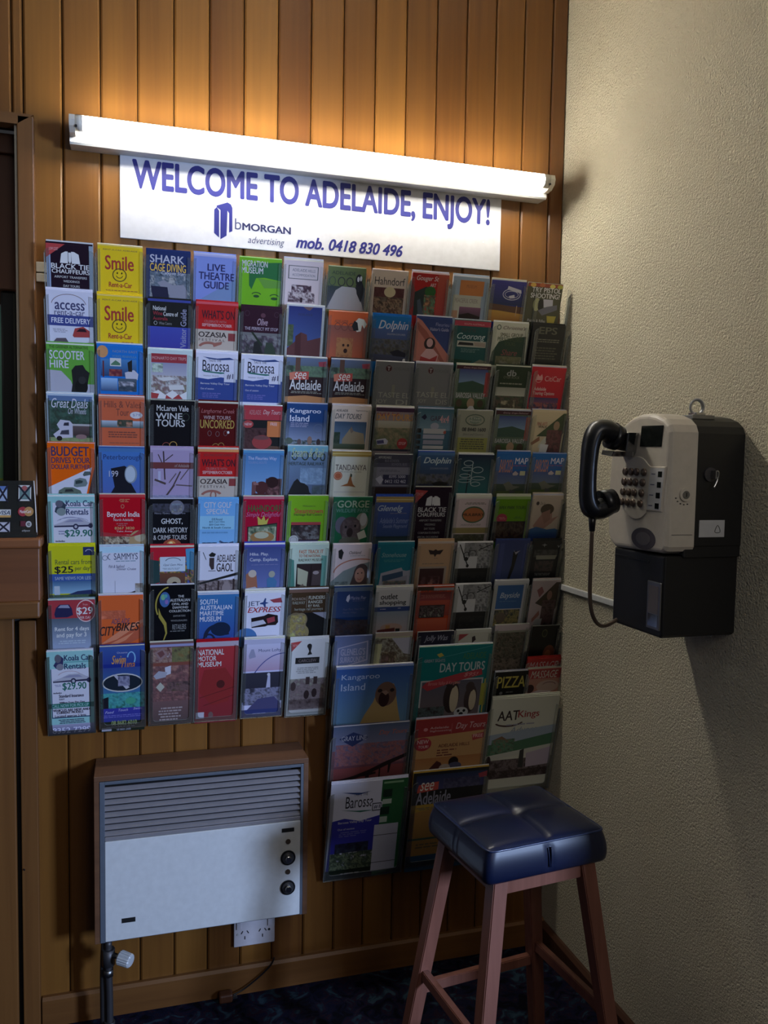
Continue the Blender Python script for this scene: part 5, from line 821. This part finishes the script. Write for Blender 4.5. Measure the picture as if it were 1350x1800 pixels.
for kk, zz in ((.965, SH-.015), (.985, SH-.022), (1.005, SH-.031), (1.020, SH-.041), (1.028, SH-.052), (1.028, SH-.062), (1.015, SB+.004), (.995, SB), (.90, SB)):
    cur = []
    for i, j in rim:
        u, v = -1+2*i/N, -1+2*j/N; x, y = rc(u, v, kk)
        pin = .004*math.exp(-(u/.03)**2 if abs(v) == 1 else -(v/.03)**2) if SB+.006 < zz < SH-.02 else 0
        s_ = 1-pin/.13; vs.append((x*(s_ if abs(u) == 1 else 1), y*(s_ if abs(v) == 1 else 1), zz)); cur.append(len(vs)-1)
    m_ = len(rim)
    for k in range(m_): fs.append((prev[k], cur[k], cur[(k+1) % m_], prev[(k+1) % m_]))
    prev = cur
fs.append(tuple(prev))
seat = sp(mesh_obj('seat', vs, fs, M['leather'], smooth=True))
pr = []
for i, j in rim[::4]:
    u, v = -1+2*i/N, -1+2*j/N; x, y = rc(u, v, .965); pr.append((x, y, SH-.0125))
o = tube('piping', pr, .0022, M['seam'], n=6, closed=True); o.parent = seat
for i in (-1, 1):       # small gathered pleats in the middle of the sides
    o = tube('pleat', [(0.004*i, -HYs*.99, SH-.024), (0.003*i, -HYs*1.02, SH-.042), (0.0015*i, -HYs*1.028, SH-.062)], .0016, M['leather'], n=6); o.parent = seat
def leg(tx, ty, fx, fy, a=.0165):
    zt = SB-.001; bm = bmesh.new(); T_ = [bm.verts.new((tx+s*a, ty+t*a, zt)) for s, t in ((-1, -1), (1, -1), (1, 1), (-1, 1))]; b = a*.92
    B_ = [bm.verts.new((fx+s*b, fy+t*b, 0)) for s, t in ((-1, -1), (1, -1), (1, 1), (-1, 1))]
    bm.faces.new(T_); bm.faces.new(B_[::-1]); e_ = []
    for k in range(4): bm.faces.new((T_[k], T_[(k+1) % 4], B_[(k+1) % 4], B_[k]))
    vert = [e for e in bm.edges if abs(e.verts[0].co.z-e.verts[1].co.z) > .1]
    bmesh.ops.bevel(bm, geom=vert, offset=.002, segments=2, affect='EDGES'); sp(from_bm('leg', bm, M['stoolwood']))
TX, TY_, FX_, FY_ = .104, .100, .184, .161
for i in (-1, 1):
    for j in (-1, 1): leg(i*TX, j*TY_, i*FX_, j*FY_)
def at(z): k = z/SB; return FX_+(TX-FX_)*k, FY_+(TY_-FY_)*k
def rung(name, p, q, h, d):
    p, q = Vector(p), Vector(q); t = (q-p).normalized(); n_ = t.cross(Vector((0, 0, 1))).normalized(); bm = bmesh.new()
    V = [[bm.verts.new(c+n_*s*d/2+Vector((0, 0, w*h/2))) for s, w in ((-1, -1), (1, -1), (1, 1), (-1, 1))] for c in (p, q)]
    bm.faces.new(V[0]); bm.faces.new(V[1][::-1])
    for k in range(4): bm.faces.new((V[0][k], V[0][(k+1) % 4], V[1][(k+1) % 4], V[1][k]))
    bmesh.ops.bevel(bm, geom=bm.edges[:], offset=.002, segments=2, affect='EDGES'); sp(from_bm(name, bm, M['stoolwood']))
for z, nm, h, d in ((.562, 'apron', .034, .018),):
    x, y = at(z)
    for j in (-1, 1): rung(nm, (-x+.015, j*y, z), (x-.015, j*y, z), h, d)
    for i in (-1, 1): rung(nm, (i*x, -y+.015, z), (i*x, y-.015, z), h, d)
x, y = at(.255)
for i in (-1, 1): rung('side_rung', (i*x, -y+.014, .255), (i*x, y-.014, .255), .024, .017)
x, y = at(.215)
for j in (1, -1): rung('cross_rung', (-x+.014, j*y, .215), (x-.014, j*y, .215), .024, .017)
